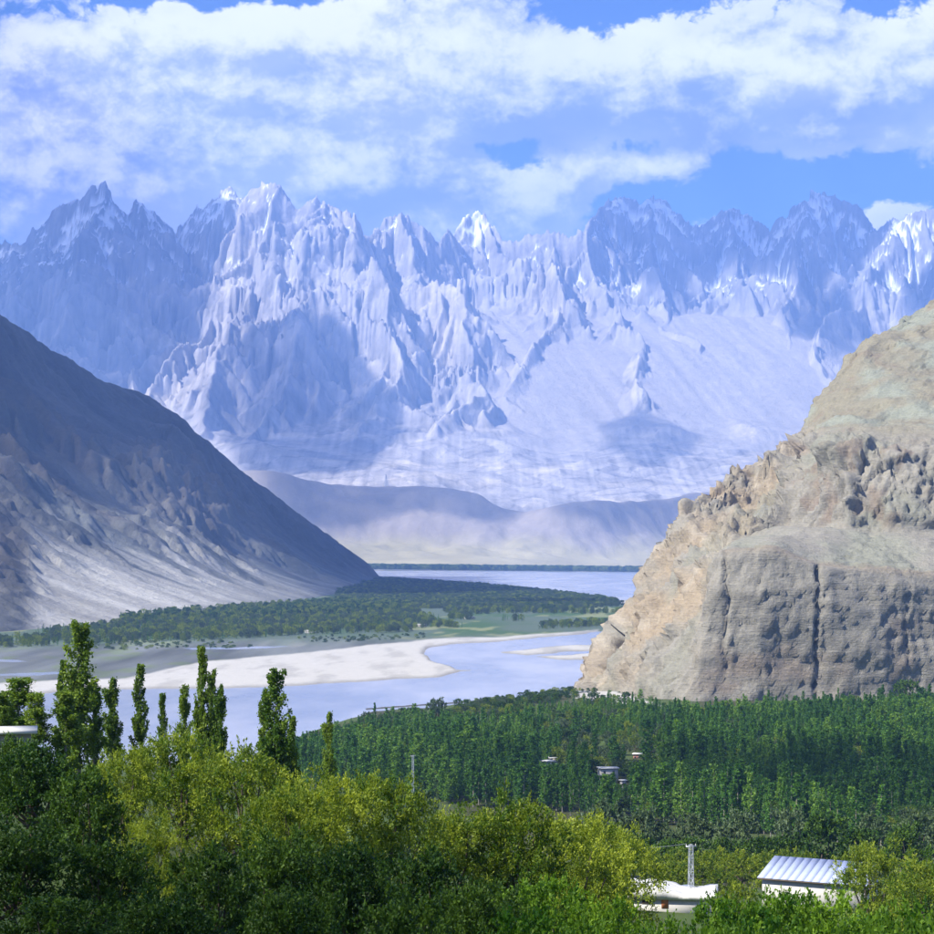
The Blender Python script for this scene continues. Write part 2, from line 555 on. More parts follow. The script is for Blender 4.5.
    rock = np.array([0.345, 0.32, 0.30]); dark = np.array([0.19, 0.19, 0.205]); tan = np.array([0.45, 0.405, 0.34]); scree = np.array([0.345, 0.315, 0.285])
    c = rock + (tan - rock) * smooth(nz, -0.1, 0.7)[..., None]
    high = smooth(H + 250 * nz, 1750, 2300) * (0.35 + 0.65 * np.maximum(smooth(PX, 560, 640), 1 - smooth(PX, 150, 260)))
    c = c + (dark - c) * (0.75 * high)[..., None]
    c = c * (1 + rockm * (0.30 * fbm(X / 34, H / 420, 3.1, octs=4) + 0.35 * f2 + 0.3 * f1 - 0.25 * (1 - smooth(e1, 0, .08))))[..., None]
    sm = (1 - rockm) * smooth(flat, 0.72, 0.88)
    c = c + (scree * (1 + .16 * fbm(X / 60 + Y / 200, Y / 900, 2.7, octs=4))[..., None] - c) * np.clip(sm, 0, 1)[..., None]
    side = np.maximum(smooth(PX, 560, 640), 1 - smooth(PX, 190, 330))
    sn = 0.75 * hollow + 1.5 * (flat - 0.62) + 0.35 * (H - 2300) / 500 + 0.55 * fbm(X / 230, Y / 330, 9.9, octs=4) + 0.50 * side
    snow = smooth(sn, 0.50, 0.66) * smooth(H, 1950, 2250) * rockm
    sp = np.exp(-((PX - 478) / 26) ** 2) * smooth(H, 2450, 2600) * smooth(Y, 16500, 16700)   # the white horn
    snow = np.maximum(snow, sp * smooth(flat, 0.30, 0.40))
    c = c + (np.array([0.86, 0.88, 0.92]) - c) * snow[..., None]
    register(P)
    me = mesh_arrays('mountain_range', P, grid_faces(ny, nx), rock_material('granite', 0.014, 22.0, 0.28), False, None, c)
    o = link('mountain_range', me)
    tag(o, 'jagged pale granite mountain range with snow patches closing the valley', 'mountains', kind='structure')

build_far_range()

# ------------------------------------------------------------------ lattice helper for hills given by outline and distance
def lattice(rows, nv, nu, smooth_n=4):
    """rows: control grid [row][col] of world points -> dense (nv,nu,3)"""
    C = np.array(rows, float)
    r, c = C.shape[:2]
    # parameterise by mean chord length so the mesh stays even
    lr = np.concatenate([[0], np.cumsum(np.linalg.norm(np.diff(C, axis=0), axis=2).mean(1))]); lr /= lr[-1]
    lc = np.concatenate([[0], np.cumsum(np.linalg.norm(np.diff(C, axis=1), axis=2).mean(0))]); lc /= lc[-1]
    v = np.linspace(0, 1, nv); u = np.linspace(0, 1, nu)
    A = np.empty((nv, c, 3))
    for j in range(c):
        for k in range(3):
            A[:, j, k] = np.interp(v, lr, C[:, j, k])
    B = np.empty((nv, nu, 3))
    for k in range(3):
        for i in range(nv):
            B[i, :, k] = np.interp(u, lc, A[i, :, k])
    B = blur(B, smooth_n)
    rv = np.interp(v, lr, np.arange(r)); cu = np.interp(u, lc, np.arange(c))
    return B, rv, cu


def build_middle_hills():
    """low sandy hills on the far shore"""
    sky_l = [(150, 470), (230, 470), (270, 472), (300, 477), (350, 481), (400, 484), (450, 488), (480, 492), (505, 506), (525, 512), (545, 509), (575, 502),
             (620, 500), (660, 497), (690, 492), (740, 489), (820, 492), (900, 480)]
    px = np.linspace(120, 920, 360)
    rows = []
    for f, (up, back) in enumerate([(-0.03, -150), (0.0, 0), (0.16, 420), (0.38, 760), (0.72, 1000), (1.0, 1220), (0.8, 1700), (0.2, 2600)]):
        base_d = 9000 + 350 * np.sin(px / 90.0)
        d = base_d + back * (0.8 + 0.3 * np.sin(px / 60 + 1))
        zr = EYE + (HORIZON - interp(px, sky_l)) / F * (base_d + 1220 * (0.8 + 0.3 * np.sin(px / 60 + 1)))
        rows.append(np.stack([(px - 467) / F * d, d, zr * up], -1))
    P, rv, cu = lattice(rows, 130, 420, 3)
    X, Y, Z = P[..., 0], P[..., 1], P[..., 2]
    amp = smooth(rv, 1.0, 3.0)[:, None] * (1 - 0.6 * smooth(rv, 4.2, 5)[:, None])
    dz = amp * (62 * fbm(X / 560, Y / 420, 5.5, octs=4) + 9 * fbm(X / 110 + .5 * Y / 110, Y / 160, 2.5, octs=3))
    P[..., 2] += dz
    nz = fbm(X / 300, Y / 300, 3.3, octs=4)
    low = 1 - smooth(P[..., 2] + 60 * nz, 60, 190)
    c = np.array([0.28, 0.245, 0.21]) + (np.array([0.38, 0.34, 0.19]) - np.array([0.28, 0.245, 0.21])) * low[..., None]
    c = c * (1 + 0.18 * nz[..., None])
    register(P)
    me = mesh_arrays('hills', P, grid_faces(*P.shape[:2]), rock_material('dry_hill', 0.05, 5.0, 0.15), True, None, c)
    tag(link('hills', me), 'low sandy brown hills on the far river shore', 'hills', kind='structure')


def build_left_mountain():
    ridge_l = [(-400, 60), (-250, 150), (-150, 214), (-60, 272), (0, 311), (25, 328), (50, 345), (75, 357), (100, 372), (125, 384), (150, 394), (180, 411), (200, 430), (215, 444),
               (235, 463), (265, 487), (300, 514), (330, 536), (352, 552), (368, 565), (376, 573), (382, 579.5)]
    base_l = [(-400, 670), (-250, 655), (0, 632), (100, 625), (200, 614), (300, 601), (345, 593), (365, 587), (382, 580.5)]
    cols = np.concatenate([np.linspace(-400, 0, 90), np.linspace(4, 382, 260)])
    yr, yb = interp(cols, ridge_l), interp(cols, base_l)
    db = EYE * F / (yb - HORIZON)
    D = interp(cols, [(-400, 3200), (-250, 3800), (-100, 4400), (0, 4800), (100, 5200), (200, 5500), (300, 5800), (350, 5850), (382, 5725)])
    D = np.maximum(D, db + 20)
    zr = EYE + (HORIZON - yr) / F * D
    prof = [(-0.08, -0.03), (0.0, 0.0), (0.18, 0.085), (0.36, 0.22), (0.52, 0.38), (0.68, 0.57), (0.84, 0.78), (0.95, 0.94), (1.0, 1.0), (1.12, 0.9), (1.7, 0.2), (2.0, -0.02)]
    gx, gy = np.arange(-2300, -190, 5.2), np.arange(1300, 6300, 7.2)
    X, Y = np.meshgrid(gx, gy)
    PX = 467 + F * X / Y
    T = (Y - np.interp(PX, cols, db)) / np.interp(PX, cols, D - db)
    Z = np.interp(PX, cols, zr) * np.interp(T, [p[0] for p in prof], [p[1] for p in prof]) - 6 * smooth(PX, 380, 392) - 3 * (T < 0)
    Z = blur(Z, 2)
    RV = np.interp(T, [p[0] for p in prof], np.arange(len(prof)))
    P = np.stack([X, Y, Z], -1)
    scale = np.clip(zr.max() * 0 + interp(PX, [(-400, 1), (0, 1), (200, .75), (300, .5), (360, .25), (382, .08)]), 0, 1)
    mid = smooth(RV, 1.6, 3.6) * (1 - 0.6 * smooth(RV, 6.6, 7.8))
    # gullies run down and to the right, buttresses between them
    s = Y * 0.92 + X * 0.40
    q = X * 0.92 - Y * 0.40
    warp = fbm(X / 260, Y / 260, 2.0, octs=3)
    r1 = ridged(s / 520 + 0.35 * warp, q / 800, 1.1, octs=4, gain=0.5)
    r2 = ridged(s / 170 + 0.3 * warp, q / 330, 6.1, octs=4, gain=0.55)
    butt = np.exp(-(((PX - 185) / 70) ** 2 + ((RV - 4.6) / 1.3) ** 2))
    nose = np.exp(-(((PX - 0) / 45) ** 2 + ((RV - 2.2) / 1.2) ** 2))
    dz = scale * mid * ((r1 - 0.75) * 55 + (r2 - 0.7) * 12 + 15 * facets(X / 130, Y / 200, Z / 120) + 6 * facets(X / 52, Y / 80, Z / 48)) + butt * (14 + 34 * facets(X / 60, Y / 90, Z / 60) + 16 * facets(X / 24, Y / 36, Z / 24)) + nose * (26 + 14 * (ridged(X / 60, Y / 60, 9.0, octs=3) - .5))
    P[..., 2] += dz
    before = P[..., 2].copy()
    we = smooth(RV, 0.6, 1.8) * (1 - smooth(PX, 340, 375))
    P[..., 2] = before + we * (erode(before, (7.2, 5.2), 160000, steps=70, rate=0.12, cap=2.4, seed=5) - before)
    rocky = np.clip(mid * smooth(r2 + 0.5 * r1, 0.75, 1.2) + butt * 1.2 + nose, 0, 1)
    P[..., 2] += scale * (0.25 + 1.2 * rocky) * (2.0 * fbm(X / 24, Y / 40, 4.0, octs=4, gain=.6) + 3 * (cells(X / 26, Y / 26, P[..., 2] / 22)[0] - .5) * smooth(rocky, .2, .7) * (1 - nose))
    nz = fbm(X / 170, Y / 170, 7.7, octs=4)
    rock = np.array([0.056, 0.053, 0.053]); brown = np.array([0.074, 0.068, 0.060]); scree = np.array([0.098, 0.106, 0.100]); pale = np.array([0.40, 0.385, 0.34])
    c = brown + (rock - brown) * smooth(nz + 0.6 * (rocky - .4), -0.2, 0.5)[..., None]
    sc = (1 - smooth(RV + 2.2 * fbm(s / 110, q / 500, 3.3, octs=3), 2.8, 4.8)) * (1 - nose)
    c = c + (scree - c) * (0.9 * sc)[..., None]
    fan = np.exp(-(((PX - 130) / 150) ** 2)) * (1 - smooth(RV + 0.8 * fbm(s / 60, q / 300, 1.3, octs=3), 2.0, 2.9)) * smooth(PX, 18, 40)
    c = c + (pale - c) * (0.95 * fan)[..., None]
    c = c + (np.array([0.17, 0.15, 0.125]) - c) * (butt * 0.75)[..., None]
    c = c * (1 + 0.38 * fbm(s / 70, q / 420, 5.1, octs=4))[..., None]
    register(P)
    gf = grid_faces(*P.shape[:2])
    gf = gf[(P[..., 2].ravel()[gf] > -2.5).any(1)]
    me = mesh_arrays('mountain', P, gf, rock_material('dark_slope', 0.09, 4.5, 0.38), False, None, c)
    tag(link('mountain', me), 'dark brown mountain spur with pale scree fan descending to the river', 'mountain', kind='structure')


def build_cliff():
    c1 = [(583, 691, 1370), (603, 655, 1385), (630, 605, 1420), (656, 558, 1460), (682, 511, 1500), (735, 474, 1570), (797, 441, 1640), (814, 402, 1700), (858, 350, 1780), (940, 297, 1900)]
    c2 = [(632, 700, 1310), (640, 655, 1330), (655, 610, 1360), (672, 570, 1395), (692, 535, 1440), (748, 498, 1520), (803, 445, 1600), (822, 405, 1670), (866, 353, 1760), (955, 299, 1880)]
    c3 = [(686, 709, 1262), (696, 660, 1270), (706, 605, 1278), (718, 549, 1290), (735, 541, 1350), (782, 524, 1450), (810, 445, 1510), (832, 410, 1620), (880, 360, 1740), (975, 302, 1860)]
    c4 = [(752, 710, 1264), (755, 660, 1268), (758, 605, 1273), (762, 548, 1282), (776, 538, 1340), (803, 525, 1420), (834, 445, 1445), (858, 415, 1580), (905, 365, 1720), (1000, 306, 1850)]
    c5 = [(816, 708, 1268), (817, 660, 1272), (817, 610, 1276), (817, 562, 1284), (826, 546, 1330), (842, 527, 1400), (860, 445, 1425), (885, 420, 1560), (930, 370, 1710), (1030, 310, 1850)]
    c6 = [(880, 704, 1275), (880, 660, 1280), (881, 615, 1285), (882, 572, 1294), (886, 553, 1335), (889, 530, 1390), (893, 447, 1415), (915, 422, 1550), (965, 372, 1700), (1060, 310, 1850)]
    c7 = [(945, 700, 1285), (945, 660, 1290), (946, 618, 1295), (947, 578, 1302), (948, 556, 1345), (948, 532, 1395), (950, 448, 1420), (968, 420, 1550), (1010, 370, 1700), (1100, 305, 1850)]
    c8 = [(a + 120, b - 3, d + 25) for a, b, d in c7]
    c9 = [(a + 300, b - 8, d + 90) for a, b, d in c7]
    W = [[pix(*p) for p in c] for c in (c1, c2, c3, c4, c5, c6, c7, c8, c9)]
    back = [[p + np.array([26 + 5 * i, 110 + 10 * i, -3 - 2 * i]) for i, p in enumerate(W[0])]]
    back2 = [[p + np.array([150, 420, -25 - 5 * i]) for i, p in enumerate(W[0])]]
    W = back2 + back + W
    rows = [[W[j][i] for j in range(len(W))] for i in range(10)]
    rows = [[p + np.array([0, 0, -p[2] - 12]) for p in rows[0]]] + rows + [[p + np.array([60, 400, -30]) for p in rows[-1]], [p + np.array([100, 900, -280]) for p in rows[-1]]]
    P, rv, cu = lattice(rows, 480, 600, 3)
    rv = rv - 1.0
    Nn = grid_normals(P); Nn = np.where(((Nn * (np.array([0, 0, EYE]) - P)).sum(-1) > 0)[..., None], Nn, -Nn)
    X, Y, Z = [P[..., k].copy() for k in range(3)]
    RV = np.repeat(rv[:, None], P.shape[1], 1)
    CU = np.repeat(cu[None, :], P.shape[0], 0)
    PX = 467 + F * X / Y
    left = 1 - smooth(CU, 3.5, 4.2)                    # sunlit flank facing the river
    block = (1 - smooth(RV, 2.75, 3.05)) * smooth(CU, 3.6, 4.1)
    talus = smooth(RV, 2.9, 3.15) * (1 - smooth(RV, 4.5, 5.1)) * smooth(CU, 3.4, 4.3)
    wall = smooth(RV, 4.8, 5.2) * (1 - smooth(RV, 5.9, 6.5)) * smooth(CU, 3.2, 4.0)
    dome = smooth(RV, 6.0, 6.8)
    rug = np.clip(left * (1 - dome) + 0.55 * block + wall + 0.18 * dome + 0.08 * talus, 0, 1)
    a = X * 0.7 - Y * 0.5                              # coordinate along the faces
    w3 = fbm(X / 40, Y / 40, Z / 40, octs=3)
    butt = ridged(a / 46 + 0.45 * w3, Z / 150, 3.3, octs=3, gain=0.5)
    crag = ridged(X / 17 + .3 * w3, Y / 17, Z / 30, octs=4, gain=0.55)
    wob = 0.35 * fbm(X / 9, Y / 9, Z / 9, octs=2)
    b1, e1 = cells(X / 11 + wob, Y / 11, Z / 17 + 0.25 * X / 11)
    b2, e2 = cells(X / 4.2 + wob, Y / 4.2, Z / 5.5 + 0.2 * Y / 4)
    small = fbm(X / 3.0, Y / 3.0, Z / 3.5, octs=3, gain=0.65)
    bed = Z + 0.07 * X + 2.5 * fbm(X / 70, Y / 70, Z / 60, octs=2)
    l1, le1 = cells(X / 34 + 0.4 * wob, Y / 60, bed / 3.4)
    l2, le2 = cells(X / 9 + wob, Y / 20, bed / 1.3)
    rough = left * (1 - dome) + wall
    n0 = fbm(X / 50, Y / 70, 8.8, octs=3)
    fa = facets(X / 26 + wob, Y / 26, Z / 38); fb = facets(X / 11, Y / 11 + wob, Z / 16); fc = facets(X / 4.6, Y / 4.6, Z / 6)
    disp = rough * ((butt - 0.75) * 10 + 9 * fa + 4.5 * fb + 2.2 * fc + (b1 - .5) * 3.0 + (b2 - .5) * 1.0 - 1.2 * (1 - smooth(e1, 0, .16)))
    disp += block * ((l1 - .5) * 1.7 + (l2 - .5) * 0.9 - 0.7 * (1 - smooth(le1, 0, .12)) + 1.6 * fa + 1.2 * fb + 0.9 * fc + 1.6 * (ridged(a / 30 + .3 * w3, Z / 200, 6.3, octs=3) - .7) + 3.0 * fbm(X / 60, Y / 60, Z / 40, octs=3))
    disp += dome * (6 * fbm(X / 90, Y / 120, Z / 60, octs=4) + (b1 - 0.5) * 0.9 * smooth(fbm(X / 60, Y / 90, 3.3, octs=2), 0, .4) + 2.6 * (ridged(X / 42, Y / 80, Z / 42, octs=4) - .7)) + dome * (1.8 * fa + 0.9 * fb) + talus * (4 * fbm(X / 45, Y / 60, 1.0, octs=4) + 2.5 * fb * smooth(n0, 0, .4) + 0.5 * (b2 - .5))
    disp += (0.25 + 0.75 * rug) * small * 0.8
    # cracks that split the front block
    def crack(col, wob, wid, depth, lo, hi):
        x0 = col + wob * fbm(Z / 14, Z * 0 + col, octs=3) + wob * 0.4
        g = np.exp(-((PX - x0) / wid) ** 2) * smooth(RV, lo - .15, lo + .05) * (1 - smooth(RV, hi - .15, hi + .1))
        return -depth * g
    disp += crack(815, 7, 1.0, 10.0, -0.5, 3.0) + crack(818, 12, 0.7, 2.5, 0.4, 2.6) + crack(722, 8, 1.4, 3.5, 0.6, 3.05) + crack(905, 8, .8, 2.5, .2, 2.9) + crack(858, 4, 0.8, 1.5, -.5, 1.4) + crack(770, 6, .8, 1.4, -.5, 1.8)
    disp += crack(805, 2.0, 1.8, 9.0, 5.2, 6.35) * smooth(Y, 1560, 1600)
    P = P + Nn * (disp * smooth(RV, -0.9, -0.2))[..., None]
    # rock tints: warmer and paler on the left flank, greyer in front
    n1 = fbm(X / 55, Y / 55, Z / 40, octs=4); n2 = fbm(X / 20, Y / 20, Z / 60, octs=3)
    ochre = np.array([0.315, 0.255, 0.172]); grey = np.array([0.265, 0.248, 0.20]); sage = np.array([0.225, 0.225, 0.17]); olive = np.array([0.235, 0.215, 0.148]); pale = np.array([0.40, 0.35, 0.265]); rust = np.array([0.21, 0.155, 0.11])
    def mixc(c, k, t):
        return c + (k - c) * np.clip(t, 0, 1)[..., None]
    c = np.broadcast_to(grey, P.shape).copy()
    c = mixc(c, ochre, left * smooth(n1 + .3 * n2, -0.5, 0.5))
    c = mixc(c, pale, left * smooth(n2, 0.15, 0.7) * 0.75)
    c = mixc(c, sage, left * smooth(fbm(a / 25, Z / 90, 2.2, octs=3), 0.15, 0.5) * 0.55)
    c = mixc(c, rust, block * smooth(n1, 0.1, 0.6) * 0.5)
    c = mixc(c, grey * 0.78, block * smooth(fbm(bed / 6.0, X / 120, 7.7, octs=3), 0.05, 0.5) * 0.7)
    c = mixc(c, sage, wall * smooth(n1, -0.2, 0.4) * 0.8)
    c = mixc(c, rust, wall * smooth(n2, 0.1, 0.5) * 0.6)
    c = mixc(c, olive, dome)
    c = mixc(c, np.array([0.25, 0.27, 0.21]), dome * smooth(n1, -0.15, 0.4) * 0.75)
    c = mixc(c, rust, dome * smooth(n2 - .4 * n1, 0.35, 0.8) * 0.4)
    c = mixc(c, sage * 1.1, talus * smooth(n0, -.5, .4))
    c = mixc(c, rust * 1.15, np.exp(-((RV - 3.1) / .12) ** 2) * smooth(CU, 3.8, 4.2) * 0.5)
    register(P)
    me = mesh_arrays('cliff', P, grid_faces(*P.shape[:2]), rock_material('cliff_rock', 0.42, 1.6, 0.42, bands=0.75), False, None, c)
    tag(link('cliff', me), 'steep tan rock cliff with a cracked front wall above the poplars', 'cliff', kind='structure')

build_middle_hills()
build_left_mountain()
build_cliff()

# ------------------------------------------------------------------ valley floor, river, hillside under the viewpoint
WATER_POLYS = [
    [(355, 570.5), (500, 571.3), (700, 573), (700, 606), (640, 604), (612, 599), (560, 593.5), (480, 585), (420, 580), (355, 576)],
    [(700, 626), (640, 629), (600, 632.5), (545, 637.5), (500, 641), (450, 644.5), (428, 649), (422, 655), (430, 660.5), (448, 666), (461, 672), (440, 677),
     (380, 680.5), (300, 685), (200, 688.5), (100, 690.5), (0, 697), (-300, 712), (-300, 775), (250, 768), (300, 738), (370, 712), (480, 702.5), (560, 695.5), (600, 690), (700, 682)],
    [(-300, 662), (-60, 661), (20, 659.5), (32, 661), (-60, 664), (-300, 667)],
    [(-300, 676), (0, 674), (60, 672.5), (70, 674), (0, 677), (-300, 682)],
    [(180, 648.5), (240, 647), (300, 646), (250, 649), (190, 650.2)],
]
ISLANDS = [
    [(498, 653), (540, 647.5), (575, 645.5), (640, 644), (660, 648), (600, 650.5), (560, 652.5), (530, 655)],
    [(535, 656.5), (600, 652.5), (660, 650), (660, 657), (600, 659), (560, 659.5)],
    [(418, 671), (448, 669.5), (478, 670.5), (450, 672)],
    [(590, 603), (640, 599), (660, 600), (640, 603), (610, 605)],
]
SAND_POLYS = [
    [(105, 692), (110, 682), (160, 672), (210, 663), (300, 654.5), (380, 645.5), (440, 640), (520, 636.5), (600, 631.5), (600, 634), (545, 639), (480, 645), (430, 652), (435, 664), (470, 673), (440, 680), (300, 688), (200, 692)],
    [(-300, 690), (0, 684), (110, 681), (110, 692), (0, 699), (-300, 715)],
    [(565, 688), (590, 684), (625, 696), (660, 708), (610, 706), (575, 700)],
] + ISLANDS


def poly_sdf(px, py, poly, aspect=3.0):
    """signed distance (inside positive) in picture rows; columns count 1/aspect"""
    poly = np.array(poly, float)
    inside = np.zeros(px.shape, bool)
    best = np.full(px.shape, 1e9)
    x, y = px / aspect, py
    q = poly / np.array([aspect, 1.0])
    for i in range(len(q)):
        a, b = q[i], q[(i + 1) % len(q)]
        d = b - a
        t = np.clip(((x - a[0]) * d[0] + (y - a[1]) * d[1]) / (d @ d + 1e-12), 0, 1)
        best = np.minimum(best, np.hypot(x - a[0] - t * d[0], y - a[1] - t * d[1]))
        cond = (a[1] > y) != (b[1] > y)
        with np.errstate(divide='ignore', invalid='ignore'):
            xc = a[0] + (y - a[1]) / (b[1] - a[1] + 1e-12) * d[0]
        inside ^= cond & (x < xc)
    return np.where(inside, best, -best)


HILL = [(-400, 190), (-120, 128), (-30, 103), (0, 98.2), (12, 96.2), (25, 93), (40, 88.5), (60, 83.5), (100, 78), (150, 71), (200, 64), (300, 47.5), (380, 35), (450, 25), (540, 15), (640, 8.5), (760, 5), (900, 3.4), (1060, 2.2), (1250, 1.4)]


def hill_height(x, y):
    z = np.interp(y, [p[0] for p in HILL], [p[1] for p in HILL])
    tilt = -0.27 * np.clip(x, -60, 60) * (1 - smooth(y, 150, 320)) * smooth(y, -10, 40)
    bumps = 0.9 * fbm(x / 45.0, y / 45.0, 3.0, octs=3) * smooth(y, 20, 60) * (1 - 0.8 * smooth(y, 500, 900))
    return z + tilt + bumps


def build_ground():
    ys = np.concatenate([np.linspace(-600, 20, 26)[:-1], np.geomspace(20, 620, 90)[:-1], 1.0 / np.linspace(1 / 620.0, 1 / 11000.0, 330), np.geomspace(11500, 60000, 14)])
    aa = np.concatenate([np.linspace(-1.6, -0.32, 24)[:-1], np.linspace(-0.32, 0.32, 400), np.linspace(0.32, 1.6, 24)[1:]])
    A, Y = np.meshgrid(aa, ys)
    X = A * (np.maximum(Y, 0) + 60 + 300 * (1 - smooth(Y, 0, 500)))
    d = np.maximum(Y, 50)
    px = 467 + F * X / d
    py = HORIZON + F * EYE / d
    jx = px + 5 * fbm(X / 60, Y / 160, 2.0, octs=3)
    jy = py + (1.5 * fbm(X / 60, Y / 180, 5.0, octs=5, gain=.6)) * smooth(py, 560, 680) + 0.25 * fbm(X / 200, Y / 600, 1.0, octs=3)
    wsd = np.full(X.shape, -1e9)
    for p in WATER_POLYS:
        wsd = np.maximum(wsd, poly_sdf(jx, jy, p))
    for p in ISLANDS:
        wsd = np.minimum(wsd, -poly_sdf(jx, jy, p))
    wsd = np.where(Y < 640, -5, wsd)
    plain = np.clip(-wsd * 0.9, -1.6, 1.3)
    ssd = np.full(X.shape, -1e9)
    for p in SAND_POLYS:
        ssd = np.maximum(ssd, poly_sdf(jx, jy, p))
    sand = smooth(ssd, -0.8, 0.6)
    nz = fbm(X / 120, Y / 420, 1.5, octs=4); n2 = fbm(X / 30, Y / 90, 4.5, octs=3)
    far_land = Y > 1500
    Z = np.where(far_land, plain + 0.25 * n2 * (wsd < -1), np.minimum(hill_height(X, Y), np.where(wsd > -2.5, np.maximum(plain, -1.6), 1e9)))
    Z = np.where(Y > 8700, np.maximum(Z, 0.3), Z)
    # colours
    grass = np.array([0.050, 0.098, 0.030]); mud = np.array([0.125, 0.135, 0.13]); sandc = np.array([0.43, 0.415, 0.375]); soil = np.array([0.055, 0.05, 0.026]); meadow = np.array([0.062, 0.095, 0.022]); dry = np.array([0.24, 0.25, 0.12])
    def mixc(c, k, t):
        return c + (k - c) * np.clip(t, 0, 1)[..., None]
    c = np.broadcast_to(mud, X.shape + (3,)).copy()
    green = (1 - smooth(py + 5 * nz - 8 * (1 - smooth(px, 60, 300)), 634, 646)) * smooth(py, 574, 580)
    c = mixc(c, grass, green * (0.55 + 0.45 * smooth(nz, -.3, .3)))
    c = mixc(c, dry, green * smooth(n2 + nz, 0.35, 0.8) * 0.7)
    c = mixc(c, np.array([0.12, 0.15, 0.075]), (1 - green) * smooth(n2 + 0.6 * nz, 0.05, 0.6) * 0.75 * (py < 690))
    c = mixc(c, sandc * 0.75, (1 - green) * smooth(fbm(X / 80, Y / 700, 8.5, octs=3), 0.35, 0.7) * 0.6 * (py < 700))
    st = fbm(X / 45, Y / 520, 6.6, octs=4)
    c = c * (1 + (1 - sand) * (py > 640) * (py < 700) * 0.55 * st)[..., None]
    c = mixc(c, sandc, sand)
    c = mixc(c, sandc * 0.6, sand * smooth(fbm(X / 25, Y / 130, 2.9, octs=5, gain=.6), 0.0, 0.6) * 0.5)
    c = mixc(c, sandc * 0.5, sand * smooth(wsd, -1.6, -0.2) * 0.8)
    near = (py > 688) & (wsd < 0) & (sand < 0.5)
    c = np.where(near[..., None], mixc(np.broadcast_to(meadow, c.shape), soil, smooth(n2, -0.4, 0.5) * 0.8), c)
    c = mixc(c, dry, (Y > 9000) * 1.0)
    P = np.stack([X, Y, Z], -1)
    register(P[::2, ::2])
    me = mesh_arrays('ground', P, grid_faces(*X.shape), rock_material('valley_ground', 0.6, 0.25, 0.25), True, None, c)
    tag(link('ground', me), 'flat valley floor of sand, silt and meadow with wooded hillside', 'ground', kind='structure')
    # river
    m = bpy.data.materials.new('silty_water'); m.use_nodes = True
    N = Nodes(m.node_tree)
    out = N.n('ShaderNodeOutputMaterial'); geo = N.n('ShaderNodeNewGeometry')
    mp = N.n('ShaderNodeMapping', Vector=geo.outputs['Position'], Scale=(0.012, 0.0035, 1.0))
    n1 = N.n('ShaderNodeTexNoise', Vector=mp.outputs[0], Scale=1.0, Detail=6.0, Roughness=0.6)
    n2 = N.n('ShaderNodeTexNoise', Vector=geo.outputs['Position'], Scale=0.35, Detail=4.0)
    col = N.mix(N.smooth(n1.outputs[0], 0.35, 0.7), (0.24, 0.28, 0.36), (0.40, 0.42, 0.47))
    bump = N.n('ShaderNodeBump', Height=n2.outputs[0], Distance=0.25, Strength=0.35)
    b = N.n('ShaderNodeBsdfPrincipled', Base_Color=col, Roughness=0.22, Normal=bump.outputs[0])
    N.link(b.outputs[0], out.inputs[0])
    yy = np.geomspace(620, 10500, 40)
    xx = np.linspace(-1, 1, 30)
    XX, YY = np.meshgrid(xx, yy)
    W = np.stack([XX * (0.45 * YY + 200), YY, np.zeros_like(XX)], -1)
    me = mesh_arrays('river', W, grid_faces(*XX.shape), m, True)
    tag(link('river', me), 'wide pale blue river winding across the valley floor', 'river', kind='structure')

build_ground()


# ------------------------------------------------------------------ unseen high clouds, added and shaped to cast given shadows on the slopes
SHADE = [   # outline of each shadow on the land (column, row), distance span, softness in cells, cloud height
    ([(-80, 120), (215, 120), (214, 215), (232, 250), (190, 300), (160, 350), (118, 385), (60, 420), (-80, 420)], (11000, 19000), 2, 6200),
    ([(238, 345), (262, 328), (330, 322), (352, 345), (362, 385), (398, 402), (385, 440), (345, 472), (255, 472), (232, 440), (245, 400)], (11000, 15500), 2, 6200),
    ([(588, 150), (882, 150), (886, 240), (832, 275), (770, 276), (740, 262), (700, 275), (660, 288), (632, 272), (598, 236)], (15000, 19000), 2, 6600),
    ([(783, 330), (800, 312), (838, 298), (864, 300), (852, 320), (810, 340)], (12000, 16500), 1, 6400),
    ([(898, 305), (930, 270), (990, 265), (990, 315), (915, 325)], (12000, 16500), 1, 6400),
    ([(598, 425), (640, 412), (700, 438), (655, 468), (610, 452)], (11000, 15500), 6, 6300),
    ([(260, 462), (480, 480), (530, 506), (505, 520), (470, 520), (430, 508), (340, 530), (280, 525)], (8500, 10900), 4, 5200),
    ([(535, 500), (690, 480), (720, 490), (600, 518), (560, 518)], (8500, 10900), 4, 5200),
    ([(-300, 60), (-100, 190), (0, 290), (385, 560), (385, 590), (330, 575), (270, 535), (225, 510), (205, 470), (150, 420), (60, 385), (-300, 240)], (2000, 6500), 2, 4600),
    ([(370, 575), (480, 583), (615, 597), (610, 606), (500, 607), (400, 603), (335, 598), (350, 580)], (3000, 7000), 2, 4600),
    ([(420, 775), (560, 770), (640, 785), (760, 775), (960, 775), (960, 838), (640, 815), (500, 805), (400, 795)], (500, 1100), 4, 4200),
]


def in_poly(px, py, poly):
    return poly_sdf(px, py, poly, 1.0) > 0


